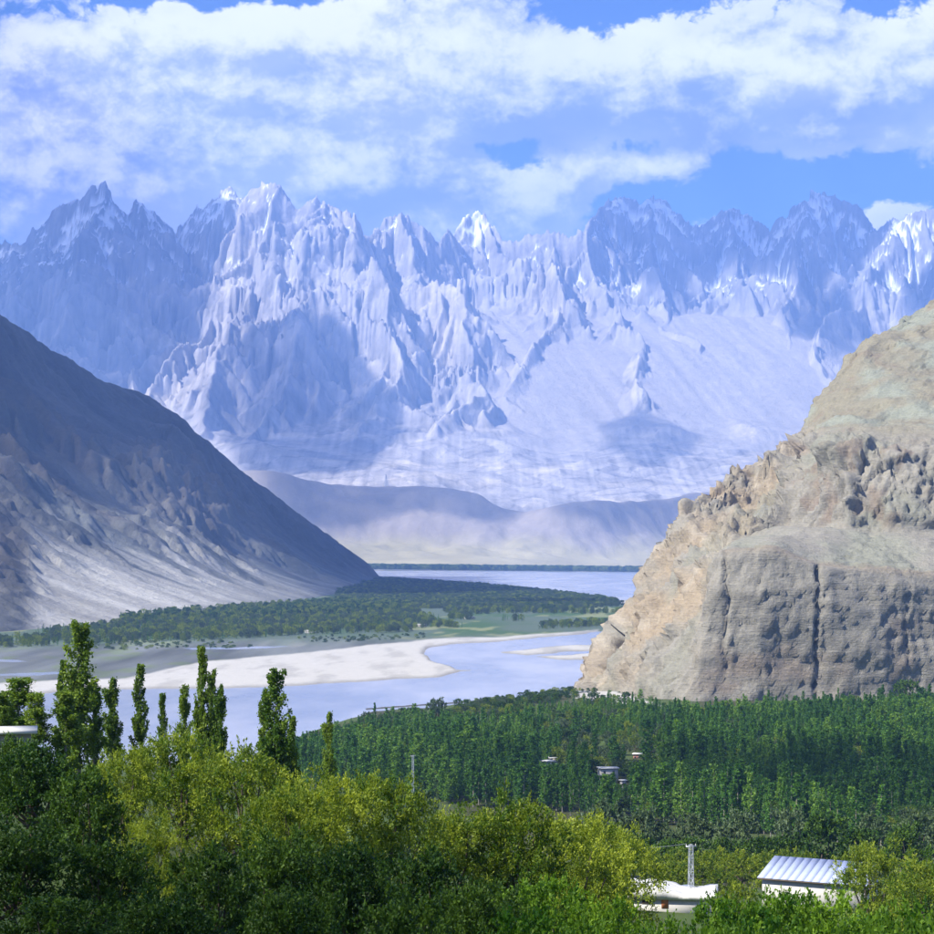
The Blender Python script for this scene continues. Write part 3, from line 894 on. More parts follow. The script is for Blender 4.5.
def build_shade_clouds():
    S = np.concatenate(SURFACE)
    d = S[:, 1]
    S = S[d > 300]; d = S[:, 1]
    px = 467 + F * S[:, 0] / d
    py = HORIZON - F * (S[:, 2] - EYE) / d
    view = np.array([0, 0, EYE]) - S[:, :3]
    front = (view * S[:, 3:]).sum(1) > 0
    m = bpy.data.materials.new('shade_cloud_vapour'); m.use_nodes = True
    N = Nodes(m.node_tree)
    out = N.n('ShaderNodeOutputMaterial')
    v = N.n('ShaderNodeVolumeScatter', Color=(0.98, 0.98, 0.98, 1.0), Density=0.0075, Anisotropy=0.3)
    N.link(v.outputs[0], out.inputs['Volume'])
    gx, gy = np.meshgrid(np.linspace(-90, -14, 40), np.linspace(-50, 56, 60))
    near = np.stack([gx, gy, np.full_like(gx, 90.0)], -1).reshape(-1, 3)
    for i, (poly, (d0, d1), soft, zc) in enumerate(SHADE + [(None, (0, 0), 2, 3900)]):
        k = front & (d > d0) & (d < d1)
        if poly is None:
            Q = near                      # the slope at the viewer's feet, darkened by an added cloud
        else:
            idx = np.where(k)[0]
            idx = idx[in_poly(px[idx], py[idx], poly)]
            if len(idx) < 20:
                continue
            Q = S[idx, :3]
        t = (zc - Q[:, 2]) / SUN[2]
        C = Q[:, :2] + t[:, None] * SUN[:2]
        n = 100
        lo, hi = C.min(0), C.max(0)
        ext = (hi - lo).max(); cell = max(ext / (n - 14), 2.0)
        lo = lo - cell * 6
        shp = np.ceil((hi - lo) / cell).astype(int) + 7
        Hh = np.zeros(shp)
        ij = ((C - lo) / cell).astype(int)
        np.add.at(Hh, (ij[:, 0], ij[:, 1]), 1.0)
        M = (Hh > 0).astype(float)
        M = blur(M, 4); M = (M > 0.35).astype(float); M = blur(M, 2 * soft + 2)
        gx = lo[0] + (np.arange(shp[0]) + .5) * cell; gy = lo[1] + (np.arange(shp[1]) + .5) * cell
        GX, GY = np.meshgrid(gx, gy, indexing='ij')
        s = cell * 16
        w = M + 0.22 * fbm(GX / s, GY / s, 2.0 + i, octs=4) * (M > 0.02)
        T = smooth(w, 0.22, 0.75)
        T[[0, -1], :] = 0; T[:, [0, -1]] = 0
        thick = (0.3 if i in (5, 6, 7) else 0.5 if i in (1, 10) else 0.75 if i in (0, 2) else 1.0) * min(420.0, max(ext * 0.35, 300.0))
        topz = zc + T * thick * (0.75 + 0.5 * fbm(GX / (cell * 8), GY / (cell * 8), 7.0 + i, octs=3))
        botz = zc - T * thick * 0.16
        keep = T > 0.004
        fm = keep[:-1, :-1] | keep[1:, :-1] | keep[:-1, 1:] | keep[1:, 1:]
        ids = np.arange(T.size).reshape(T.shape)
        quads = np.stack([ids[:-1, :-1], ids[1:, :-1], ids[1:, 1:], ids[:-1, 1:]], -1)[fm]
        V = np.concatenate([np.stack([GX, GY, np.maximum(topz, botz + 0.5)], -1).reshape(-1, 3), np.stack([GX, GY, botz], -1).reshape(-1, 3)])
        nb = T.size
        # sides where the sheet ends
        ed = {}
        for q in quads:
            for a, b in zip(q, np.roll(q, -1)):
                if (b, a) in ed:
                    del ed[(b, a)]
                else:
                    ed[(a, b)] = 1
        sides = np.array([(b, a, a + nb, b + nb) for a, b in ed]).reshape(-1, 4)
        faces = np.concatenate([quads, (quads + nb)[:, ::-1], sides])
        used, inv = np.unique(faces, return_inverse=True)
        me = mesh_arrays('shade_cloud', V[used], inv.reshape(-1, 4), m, True)
        tag(link('shade_cloud', me), None, None, 'unseen clouds shaped for their shadows', 'stuff')
        print('shade_cloud', i, 'elevation from eye', [round(math.degrees(math.atan2(zc - EYE, y)), 1) for y in (lo[1], hi[1])], 'cell', round(cell))

build_shade_clouds()

# ------------------------------------------------------------------ trees
def leaf_material(name, col_a, col_b, trans=0.35, gloss=0.25):
    m = bpy.data.materials.new(name); m.use_nodes = True
    N = Nodes(m.node_tree)
    out = N.n('ShaderNodeOutputMaterial')
    hue = N.n('ShaderNodeAttribute', dict(attribute_name='hue'))
    oi = N.n('ShaderNodeObjectInfo')
    f = N.m('ADD', hue.outputs['Fac'], N.m('MULTIPLY', N.m('SUBTRACT', oi.outputs['Random'], 0.5), 0.55), clamp=True)
    col = N.mix(f, col_a, col_b)
    d = N.n('ShaderNodeBsdfPrincipled', Base_Color=col, Roughness=0.55)
    d.inputs['Specular IOR Level'].default_value = gloss
    tcol = N.mix(1.0, col, (1.25, 1.25, 0.55), 'MULTIPLY')
    t = N.n('ShaderNodeBsdfTranslucent', Color=tcol)
    mx = N.n('ShaderNodeMixShader'); mx.inputs[0].default_value = trans
    N.link(d.outputs[0], mx.inputs[1]); N.link(t.outputs[0], mx.inputs[2]); N.link(mx.outputs[0], out.inputs[0])
    return m


def bark_material(name, col):
    m = bpy.data.materials.new(name); m.use_nodes = True
    N = Nodes(m.node_tree)
    out = N.n('ShaderNodeOutputMaterial'); geo = N.n('ShaderNodeNewGeometry')
    n = N.n('ShaderNodeTexNoise', Vector=geo.outputs['Position'], Scale=3.0, Detail=5.0)
    c = N.mix(n.outputs[0], tuple(k * 0.6 for k in col), tuple(k * 1.4 for k in col))
    b = N.n('ShaderNodeBsdfPrincipled', Base_Color=c, Roughness=0.9)
    N.link(b.outputs[0], out.inputs[0])
    return m


LEAF = dict(
    willow=leaf_material('willow_leaf', (0.060, 0.130, 0.008), (0.37, 0.43, 0.040), 0.36),
    dark=leaf_material('dark_leaf', (0.014, 0.052, 0.006), (0.110, 0.200, 0.020), 0.30),
    green=leaf_material('green_leaf', (0.040, 0.130, 0.006), (0.23, 0.38, 0.028), 0.38),
    poplar=leaf_material('poplar_leaf', (0.055, 0.125, 0.012), (0.22, 0.31, 0.035), 0.42),
    wood=leaf_material('plantation_leaf', (0.030, 0.110, 0.014), (0.14, 0.285, 0.036), 0.38),
    light=leaf_material('light_poplar_leaf', (0.060, 0.165, 0.014), (0.22, 0.36, 0.045), 0.40),
    grey=leaf_material('grey_leaf', (0.060, 0.105, 0.045), (0.15, 0.21, 0.09), 0.32),
)
BARK = bark_material('bark', (0.11, 0.085, 0.06))
PALE_BARK = bark_material('pale_bark', (0.24, 0.22, 0.17))


def unit(v):
    return v / (np.linalg.norm(v, axis=-1, keepdims=True) + 1e-9)


def leaves_mesh(name, C, A, L, W, hue, mat, R):
    """C centres, A long axes, L length, W width -> one mesh of diamond leaves"""
    n = len(C)
    A = unit(A)
    B = unit(np.cross(A, R.normal(size=(n, 3))))
    L = np.broadcast_to(L, n)[:, None] * R.uniform(.7, 1.3, (n, 1)); W = np.broadcast_to(W, n)[:, None] * R.uniform(.7, 1.3, (n, 1))
    V = np.stack([C - A * L * .5, C + B * W * .5 + A * L * .08, C + A * L * .5, C - B * W * .5 + A * L * .08], 1).reshape(-1, 3)
    return mesh_arrays(name, V, np.arange(4 * n).reshape(n, 4), mat, False, dict(hue=np.repeat(hue, 4)))


def tube(path, radii, k=6):
    path = np.array(path, float)
    t = np.gradient(path, axis=0); t = unit(t)
    ref = np.where(np.abs(t[:, 2:3]) > .9, np.array([[1.0, 0, 0]]), np.array([[0, 0, 1.0]]))
    a = unit(np.cross(t, ref)); b = np.cross(t, a)
    an = np.linspace(0, 2 * np.pi, k, endpoint=False)
    V = path[:, None] + np.array(radii)[:, None, None] * (np.cos(an)[None, :, None] * a[:, None] + np.sin(an)[None, :, None] * b[:, None])
    n = len(path)
    f = []
    for i in range(n - 1):
        for j in range(k):
            f.append((i * k + j, i * k + (j + 1) % k, (i + 1) * k + (j + 1) % k, (i + 1) * k + j))
    return V.reshape(-1, 3), np.array(f)


def join(parts):
    Vs, Fs, o = [], [], 0
    for v, f in parts:
        Vs.append(v); Fs.append(f + o); o += len(v)
    return np.concatenate(Vs), np.concatenate(Fs)


def broad_tree(seed, mat, lobes=8, clumps=24, twigs=8, per=14, spread=0.42, twig=0.085, leaf=(0.021, 0.0085), up=0.6, low=0.18, fuzz=1.0):
    """round-headed tree of height 1: returns trunk mesh, crown mesh. Boughs carry clumps, clumps carry leafy twigs"""
    R = np.random.default_rng(seed)
    tr = []
    lean = R.normal(0, .03, 2)
    fork = R.uniform(.16, .26)
    tr.append(tube([(0, 0, -0.06), (lean[0] * .4, lean[1] * .4, fork * .5), (lean[0], lean[1], fork)], [.034, .026, .022]))
    C, A, HU = [], [], []
    for i in range(lobes):
        # boughs fill an egg-shaped head from near the ground to the top
        f = i / max(lobes - 1, 1)
        z = low + .12 + (0.80 - low - .12) * f ** .9
        env = spread * np.interp(z, [0, .25, .5, .75, 1], [.72, .98, 1.0, .78, .3])
        ang = i * 2.4 + R.uniform(-.5, .5)
        lr = R.uniform(.17, .27) * (spread / .42)
        rad = max(env - lr * .8, 0) * R.uniform(.75, 1.12)
        c = np.array([math.cos(ang) * rad, math.sin(ang) * rad, z + R.uniform(-.05, .05)])
        c[2] = min(c[2], 1.0 - lr * .95)
        s = np.array([lean[0], lean[1], fork])
        midp = s + (c - s) * .5 + np.array([0, 0, -.03]) + R.normal(0, .02, 3)
        tr.append(tube([s, midp, c], [.017, .011, .005]))
        for j in range(clumps):
            dvec = unit(R.normal(size=3)); dvec[2] = abs(dvec[2]) * .9 if R.random() < .75 else dvec[2]
            cc = c + dvec * lr * R.uniform(.55, 1.05) * np.array([1, 1, .9])
            if cc[2] < low * .6:
                cc[2] = low * .6 + R.uniform(0, .1)
            ch = R.normal(.45, .24)
            for k in range(twigs):
                td = unit(dvec * .8 + R.normal(size=3) * .75 + np.array([0, 0, up]))
                tl = twig * R.uniform(.6, 1.35) * fuzz
                t = np.linspace(0.05, 1, per)[:, None] + R.uniform(-.05, .05, (per, 1))
                p0 = cc + R.normal(0, .022, 3)
                P = p0 + td * tl * t + np.array([0, 0, -1.0]) * (t ** 2) * tl * R.uniform(.05, .4) + R.normal(0, .007, (per, 3))
                C.append(P); A.append(td + R.normal(0, .55, (per, 3))); HU.append(np.clip(R.normal(ch, .13, per), 0, 1))
    C = np.concatenate(C); A = np.concatenate(A); HU = np.concatenate(HU)
    C[:, 2] = np.where(C[:, 2] < .05, .05 + R.uniform(0, .06, len(C)), C[:, 2])
    sc = 1.0 / C[:, 2].max()
    C *= sc
    crown = leaves_mesh('crown', C, A, leaf[0], leaf[1], HU, mat, R)
    V, Fc = join(tr)
    trunk = mesh_arrays('trunk', V, Fc, BARK, True)
    return trunk, crown


def columnar_tree(seed, mat, n_leaf=9000, width=0.085, leaders=5, leaf=(0.011, 0.0075), bottom=0.10, gaps=0.35):
    """poplar of height 1 with steep upright branches"""
    R = np.random.default_rng(seed)
    tr = [tube([(0, 0, -.04), (R.normal(0, .003), R.normal(0, .003), .4), (0, 0, .9)], [.013, .009, .002])]
    C, A, HU = [], [], []
    n_br = 70
    per = n_leaf // n_br
    lead = [(0, 0, 1.0)] + [(math.cos(a) * width * R.uniform(.35, .7), math.sin(a) * width * R.uniform(.35, .7), R.uniform(.62, .93)) for a in R.uniform(0, 6.28, leaders - 1)]
    for i in range(n_br):
        lx, ly, lh = lead[R.integers(0, leaders)] if R.random() < .6 else lead[0]
        z0 = bottom + (lh - bottom - .04) * R.uniform(0, 1) ** .85
        env = width * (np.interp(z0 / lh, [0, .12, .35, .7, .93, 1], [.35, .75, 1.0, .8, .38, .12]))
        ang = R.uniform(0, 6.28)
        base = np.array([lx * z0 * .9, ly * z0 * .9, z0])
        out_ = np.array([math.cos(ang), math.sin(ang), 0])
        ln = R.uniform(.07, .15)
        tip = base + out_ * env * R.uniform(.5, 1.1) + np.array([0, 0, ln])
        tip[2] = min(tip[2], lh)
        t = R.uniform(0.1, 1, (per, 1)) ** .8
        P = base + (tip - base) * t + R.normal(0, 1, (per, 3)) * np.array([.15, .15, .15]) * width * (1.1 - .6 * t)
        if R.random() < gaps * .3:
            P = P[::3]
        C.append(P); A.append(np.array([0, 0, .4]) + R.normal(0, 1, P.shape)); HU.append(np.clip(R.normal(R.normal(.45, .16), .15, len(P)), 0, 1))
    C = np.concatenate(C); A = np.concatenate(A); HU = np.concatenate(HU)
    C[:, 2] *= 1.0 / C[:, 2].max()
    crown = leaves_mesh('crown', C, A, leaf[0], leaf[1], HU, mat, R)
    V, Fc = join(tr)
    return mesh_arrays('trunk', V, Fc, PALE_BARK, True), crown


PROTO = {}
PROTO['willow'] = [broad_tree(s, LEAF['willow'], lobes=11, clumps=24, twigs=9, per=9, up=.5, spread=.52, twig=.075, leaf=(.026, .010), low=.08) for s in (1, 2, 3, 4)]
PROTO['dark'] = [broad_tree(s, LEAF['dark'], lobes=15, clumps=17, twigs=7, per=9, up=.4, spread=.48, leaf=(.030, .016), low=.06) for s in (11, 12, 13)]
PROTO['green'] = [broad_tree(s, LEAF['green'], lobes=14, clumps=17, twigs=8, per=9, up=.7, spread=.52, leaf=(.030, .016), low=.05) for s in (21, 22, 23)]
PROTO['poplar'] = [columnar_tree(s, LEAF['poplar'], 14000, w, l, (.014, .010)) for s, w, l in ((31, .085, 5), (32, .095, 6), (33, .075, 4), (34, .11, 5))]
PROTO['wood'] = [columnar_tree(s, LEAF['wood'], 910, w, 3, (.040, .024), .06) for s, w in ((41, .085), (42, .125), (43, .075), (44, .10))] + [columnar_tree(s, LEAF['light'], 910, w, 4, (.042, .026), .06) for s, w in ((45, .10), (46, .15))]
PROTO['grey'] = [broad_tree(s, LEAF['grey'], lobes=10, clumps=12, twigs=5, per=7, up=.6, spread=.55, leaf=(.06, .032), low=.05) for s in (51, 52)]
PROTO['bush'] = [broad_tree(s, LEAF['dark'], lobes=10, clumps=12, twigs=5, per=8, up=.5, spread=.55, leaf=(.06, .034), low=.05) for s in (61, 62)]
PROTO['yellow'] = [broad_tree(s, LEAF['willow'], lobes=10, clumps=13, twigs=6, per=8, up=.8, spread=.6, leaf=(.05, .02), low=.04) for s in (71, 72)]


def plant(kind, variant, base, height, rot, width=1.0, name='tree', label=None, cat='tree', group=None):
    t_me, c_me = PROTO[kind][variant % len(PROTO[kind])]
    e = link(name, None)
    e.location = base; e.rotation_euler = (0, 0, rot); e.scale = (height * width, height * width, height)
    link('trunk', t_me, e); link('crown', c_me, e)
    tag(e, label, cat, group)
    return e


def ground_z(x, y):
    return float(hill_height(np.array([x]), np.array([y]))[0])


TR = random.Random(4)


def plant_at(kind, px, py_top, d, half_px=None, name='tree', label=None, cat='tree', group=None, variant=None, extra=0.0):
    """stand a tree on the hillside at column px and distance d so that its top reaches row py_top"""
    x = (px - 467.0) / F * d
    top = EYE + (HORIZON - py_top) / F * d
    g = ground_z(x, d) - extra
    h = max(top - g, 1.5)
    v = TR.randrange(8) if variant is None else variant
    w = 1.0
    if half_px is not None:
        nat = {'willow': .58, 'dark': .56, 'green': .60, 'grey': .62, 'bush': .62, 'yellow': .68, 'poplar': .085, 'wood': .085}[kind]
        w = (half_px / F * d) / (nat * h)
        if kind not in ('poplar', 'wood'):
            w = min(max(w, 0.72), 1.5)
    return plant(kind, v, (x, d, g), h, TR.uniform(0, 6.28), w, name, label, cat, group)

# tall poplars along the edge of the hillside (column, top row, distance, half width, variant, label)
for px, py, d, hw, v, lab in [
    (79, 619, 190, 19, 1, 'tallest broad columnar poplar rising above the river at the left'),
    (63, 660, 196, 10, 2, 'slim poplar tucked against the left side of the tallest poplar'),
    (94, 683, 192, 11, 0, 'short dark poplar leaning on the right side of the tallest poplar'),
    (112, 677, 200, 13, 0, 'narrow dark poplar standing between the tallest poplar and a thin-topped one'),
    (140, 664, 200, 12, 2, 'ragged poplar with a thin bare-looking top before the white sandbar'),
    (163, 693, 210, 8, 2, 'smallest narrow poplar in the row before the river'),
    (186, 684, 194, 10, 0, 'low dark poplar on the left of the poplar cluster before the sandbar'),
    (201, 646, 190, 12, 2, 'tall pointed poplar, highest of the cluster before the sandbar'),
    (212, 668, 190, 10, 1, 'middle-height poplar on the right side of the poplar cluster'),
    (220, 684, 188, 10, 0, 'shorter poplar at the right edge of the cluster before the sandbar'),
    (277, 667, 178, 17, 1, 'loose poplar with pale bare trunk standing alone before the river'),
    (264, 688, 180, 11, 0, 'small poplar growing against the left of the pale-trunked poplar'),
    (293, 716, 182, 11, 2, 'short poplar growing against the right of the pale-trunked poplar'),
    (329, 711, 230, 9, 0, 'dark spiky poplar at the start of the wood beside the river'),
    (18, 677, 172, 22, 3, 'bushy dark poplar at the left edge of the picture'),
    (37, 692, 168, 15, 3, 'shorter leafy poplar beside the bushy one at the left edge'),
    (2, 690, 165, 16, 1, 'leafy poplar cut by the left edge of the picture'),
    (66, 690, 168, 17, 3, 'bright green leafy poplar in front of the tallest poplar'),
]:
    plant_at('poplar', px, py, d, hw, 'poplar_tree', lab, 'poplar', 'tall poplars on the edge of the hillside', v)

# willows and fruit trees on the slope below the viewpoint
WILLOWS = [
    (180, 722, 130, 68, 0, 'big rounded yellow-green willow below the poplar cluster'),
    (122, 744, 122, 45, 1, 'yellow-green willow at the left flank of the big rounded willow'),
    (238, 734, 126, 45, 2, 'olive yellow willow at the right flank of the big rounded willow'),
    (330, 762, 110, 58, 3, 'bright fuzzy yellow willow left of centre above the dark trees'),
    (388, 768, 114, 48, 1, 'golden yellow willow where the slope meets the dark poplar wood'),
    (290, 776, 104, 42, 0, 'yellowish willow under the pale-trunked poplar'),
    (520, 780, 122, 60, 2, 'pointed light green willow in the middle of the lower slope'),
    (455, 797, 120, 45, 3, 'olive willow on the left of the pointed light green willow'),
    (575, 806, 130, 42, 0, 'yellow-green willow on the right of the pointed light green willow'),
    (612, 816, 160, 38, 1, 'mellow yellow willow at the right end of the central willows'),
    (878, 830, 228, 52, 2, 'large pale willow overhanging the blue metal roof'),
    (928, 846, 215, 40, 3, 'pale yellow willow at the right edge of the picture'),
    (150, 808, 82, 38, 2, 'small sunlit willow among the dark trees at lower left'),
]
for px, py, d, hw, v, lab in WILLOWS:
    plant_at('willow', px, py, d, hw, 'willow_tree', lab, 'willow', 'willows on the slope', v)

for px, py, d, hw, v, lab in [
    (8, 731, 130, 30, 1, 'dark tree half covering the pale roof at the left edge'),
    (30, 738, 110, 60, 0, 'dark tree filling the left edge below the poplars'),
    (85, 762, 100, 50, 1, 'dark leafy tree between the left edge and the yellow willows'),
    (20, 815, 66, 70, 2, 'blackish green tree in the bottom left corner'),
    (110, 832, 68, 60, 0, 'dark green tree below the small sunlit willow'),
    (210, 838, 74, 58, 1, 'dark tree under the big rounded willow'),
    (280, 822, 84, 50, 2, 'dark leafy tree under the yellowish willow'),
    (350, 836, 82, 52, 0, 'dark round tree under the fuzzy yellow willow'),
    (425, 842, 92, 46, 1, 'dark green tree under the olive willow'),
    (160, 884, 52, 66, 2, 'very dark tree at the bottom, second from the left corner'),
    (290, 882, 55, 62, 0, 'very dark tree at the bottom under the yellowish willow'),
    (405, 886, 60, 56, 1, 'dark bushy tree at the bottom, left of the bright green bushes'),
    (60, 890, 48, 70, 1, 'blackish bush-like tree at the bottom left'),
    (480, 872, 82, 42, 2, 'dark green tree under the pointed light green willow'),
]:
    plant_at('dark', px, py, d, hw, 'dark_tree', lab, 'tree', 'dark trees on the near slope', v)

for px, py, d, hw, v, lab in [
    (545, 872, 100, 42, 0, 'bright green tree below the central willows'),
    (606, 896, 98, 30, 1, 'bright green bush left of the white flat roof'),
    (672, 912, 92, 36, 2, 'bright green bush in front of the white flat roof'),
    (735, 892, 112, 36, 0, 'bright green bush between the lattice mast and the metal-roofed shed'),
    (785, 886, 122, 34, 1, 'bright green bush in front of the shed wall'),
    (838, 886, 122, 36, 2, 'bright green bush in front of the blue metal roof'),
    (905, 898, 105, 40, 0, 'bright green bush in the bottom right corner'),
    (520, 905, 76, 44, 1, 'leafy green bush at the bottom centre'),
    (590, 912, 74, 40, 2, 'leafy green bush at the bottom, right of centre'),
    (760, 914, 84, 40, 1, 'leafy green bush at the bottom under the shed'),
    (850, 918, 80, 42, 0, 'leafy green bush at the bottom under the large pale willow'),
    (930, 915, 86, 34, 2, 'leafy green bush cut by the bottom right edge'),
    (690, 924, 80, 34, 0, 'low green bush at the bottom below the lattice mast'),
]:
    plant_at('green', px, py, d, hw, 'leafy_bush', lab, 'bush', 'bright green bushes at the bottom right', v, extra=1.5)

# shrubs between the houses and the poplar wood
for px, py, d, hw, v, lab in [
    (700, 852, 330, 26, 0, 'yellowish shrub behind the lattice mast'),
    (742, 848, 345, 26, 1, 'yellowish shrub between the mast and the shed'),
    (655, 846, 320, 26, 1, 'yellow-green shrub behind the left end of the white roof'),
    (675, 862, 300, 22, 0, 'low olive shrub just behind the white flat roof'),
    (720, 866, 305, 20, 1, 'low olive shrub just right of the lattice mast'),
    (600, 846, 300, 28, 0, 'yellow-green shrub below the mellow yellow willow'),
    (808, 850, 330, 20, 1, 'light yellow shrub behind the blue metal roof'),
    (770, 868, 312, 20, 0, 'low olive shrub behind the left end of the blue metal roof'),
    (622, 868, 262, 20, 1, 'olive shrub left of the white flat roof'),
    (583, 872, 232, 24, 0, 'yellow-green shrub between the central willows and the white roof'),
    (735, 880, 232, 22, 1, 'small yellow shrub right of the white flat roof'),
    (895, 876, 300, 26, 0, 'yellowish shrub right of the blue metal roof'),
    (560, 856, 260, 28, 1, 'yellow-green shrub right behind the pointed light green willow'),
    (680, 846, 365, 26, 0, 'olive shrub at the back, left of the mast top'),
    (720, 846, 370, 26, 1, 'olive shrub at the back, right of the mast top'),
    (765, 850, 350, 26, 0, 'olive shrub at the back, above the left end of the metal roof'),
    (790, 846, 365, 24, 1, 'pale olive shrub above the middle of the metal roof'),
    (840, 856, 340, 26, 0, 'olive shrub between the metal roof and the large pale willow'),
]:
    plant_at('yellow', px, py, d, hw, 'yellow_shrub', lab, 'shrub', 'yellowish shrubs around the houses', v)
for px, py, d, hw, v, lab in [
    (822, 812, 420, 32, 0, 'big dark round tree behind the metal-roofed shed'),
    (785, 832, 400, 22, 1, 'dark shrub on the left of the big dark round tree'),
    (858, 826, 410, 22, 0, 'dark shrub on the right of the big dark round tree'),
    (745, 838, 410, 22, 1, 'dark green shrub at the foot of the poplar wood above the mast'),
    (905, 822, 430, 26, 1, 'dark green tree at the foot of the wood near the right edge'),
    (640, 832, 410, 24, 1, 'dark green shrub below the grey-green ones near the central willows'),
    (668, 838, 390, 22, 0, 'low dark shrub left of the mast at the wood edge'),
    (720, 836, 395, 22, 1, 'low dark shrub right of the mast at the wood edge'),
    (765, 836, 385, 22, 0, 'low dark shrub above the yellowish shrubs by the shed'),
    (690, 836, 420, 22, 0, 'dark green shrub at the foot of the wood above the white roof'),
]:
    plant_at('bush', px, py, d, hw, 'dark_shrub', lab, 'shrub', 'dark shrubs at the foot of the poplar wood', v)
for px, py, d, hw, v, lab in [
    (645, 806, 450, 26, 0, 'grey-green shrub at the foot of the wood near the central willows'),
    (608, 800, 455, 22, 1, 'grey-green bush half hidden behind the mellow yellow willow'),
    (690, 812, 445, 20, 1, 'grey-green shrub with a rounded top in the middle of the wood edge'),
    (738, 808, 460, 18, 0, 'pale grey-green shrub left of the big dark round tree'),
    (790, 806, 470, 20, 0, 'pale grey-green shrub above the big dark round tree'),
    (870, 812, 460, 20, 1, 'grey-green shrub right of the big dark round tree'),
    (415, 790, 330, 20, 0, 'grey-green bush beside the golden yellow willow'),
    (920, 808, 470, 20, 0, 'grey-green shrub at the wood edge by the right border'),
]:
    plant_at('grey', px, py, d, hw, 'grey_shrub', lab, 'shrub', 'grey-green shrubs at the foot of the poplar wood', v)

# ------------------------------------------------------------------ poplar plantation below the cliff
HOUSE_GAPS = [(551, 14, 850, 758), (609, 20, 800, 768), (637, 9, 905, 754), (624, 8, 775, 778), (413, 7, 600, 752)]   # column, half width, distance, row


def scatter(poly, spacing, seed, jitter=0.75, dmax=1e9):
    """points on the ground inside an outline given in the picture (column, row of the foot)"""
    R = np.random.default_rng(seed)
    poly = np.array(poly, float)
    drow = np.array([F * (EYE - z) / d for d, z in ((d, np.interp(d, [p[0] for p in HILL], [p[1] for p in HILL])) for d in np.geomspace(250, 12000, 400))]) + HORIZON
    dd = np.geomspace(250, 12000, 400)
    dist = np.interp(poly[:, 1], drow[::-1], dd[::-1])
    x0 = ((poly[:, 0] - 467) / F * dist).min(); x1 = ((poly[:, 0] - 467) / F * dist).max()
    gx, gy = np.meshgrid(np.arange(x0, x1, spacing), np.arange(dist.min(), min(dist.max(), dmax), spacing))
    gx = (gx + R.uniform(-.5, .5, gx.shape) * spacing * jitter).ravel(); gy = (gy + R.uniform(-.5, .5, gy.shape) * spacing * jitter).ravel()
    px = 467 + F * gx / gy; py = np.interp(gy, dd, drow)
    k = poly_sdf(px, py, poly, 1.0) > 0
    return gx[k], gy[k], px[k], py[k]


def stuff_of(name, label, cat, protos, pts, scl, wid, rots, idx):
    """one object that scatters tree crowns (no one could count them) over the points"""
    me = bpy.data.meshes.new(name)
    me.vertices.add(len(pts)); me.vertices.foreach_set('co', np.ascontiguousarray(pts, np.float32).ravel())
    for an, av, ty in (('high', scl, 'FLOAT'), ('wide', wid, 'FLOAT'), ('turn', rots, 'FLOAT'), ('pick', idx, 'INT')):
        a = me.attributes.new(an, ty, 'POINT'); a.data.foreach_set('value', np.ascontiguousarray(av, np.float32 if ty == 'FLOAT' else np.int32))
    o = link(name, me)
    g = bpy.data.node_groups.new(name, 'GeometryNodeTree')
    g.interface.new_socket('Geometry', in_out='INPUT', socket_type='NodeSocketGeometry')
    g.interface.new_socket('Geometry', in_out='OUTPUT', socket_type='NodeSocketGeometry')
    n = g.nodes
    gi = n.new('NodeGroupInput'); go = n.new('NodeGroupOutput')
    iop = n.new('GeometryNodeInstanceOnPoints')
    jn = n.new('GeometryNodeJoinGeometry')
    for p in reversed(protos):
        oi = n.new('GeometryNodeObjectInfo'); oi.inputs['Object'].default_value = p; oi.inputs['As Instance'].default_value = True
        oi.transform_space = 'ORIGINAL'
        g.links.new(oi.outputs['Geometry'], jn.inputs[0])

    def attr(nm, ty):
        a = n.new('GeometryNodeInputNamedAttribute'); a.data_type = ty; a.inputs['Name'].default_value = nm
        return a.outputs['Attribute']
    cs = n.new('ShaderNodeCombineXYZ'); w = attr('wide', 'FLOAT')
    g.links.new(w, cs.inputs[0]); g.links.new(w, cs.inputs[1]); g.links.new(attr('high', 'FLOAT'), cs.inputs[2])
    cr = n.new('ShaderNodeCombineXYZ'); g.links.new(attr('turn', 'FLOAT'), cr.inputs[2])
    g.links.new(gi.outputs[0], iop.inputs['Points'])
    g.links.new(jn.outputs[0], iop.inputs['Instance'])
    iop.inputs['Pick Instance'].default_value = True
    g.links.new(attr('pick', 'INT'), iop.inputs['Instance Index'])
    g.links.new(cs.outputs[0], iop.inputs['Scale']); g.links.new(cr.outputs[0], iop.inputs['Rotation'])
    g.links.new(iop.outputs[0], go.inputs[0])
    md = o.modifiers.new('scatter', 'NODES'); md.node_group = g
    tag(o, label, cat, None, 'stuff')
    return o


def crown_object(parent):
    return [c for c in parent.children if c.name.startswith('crown')][0]


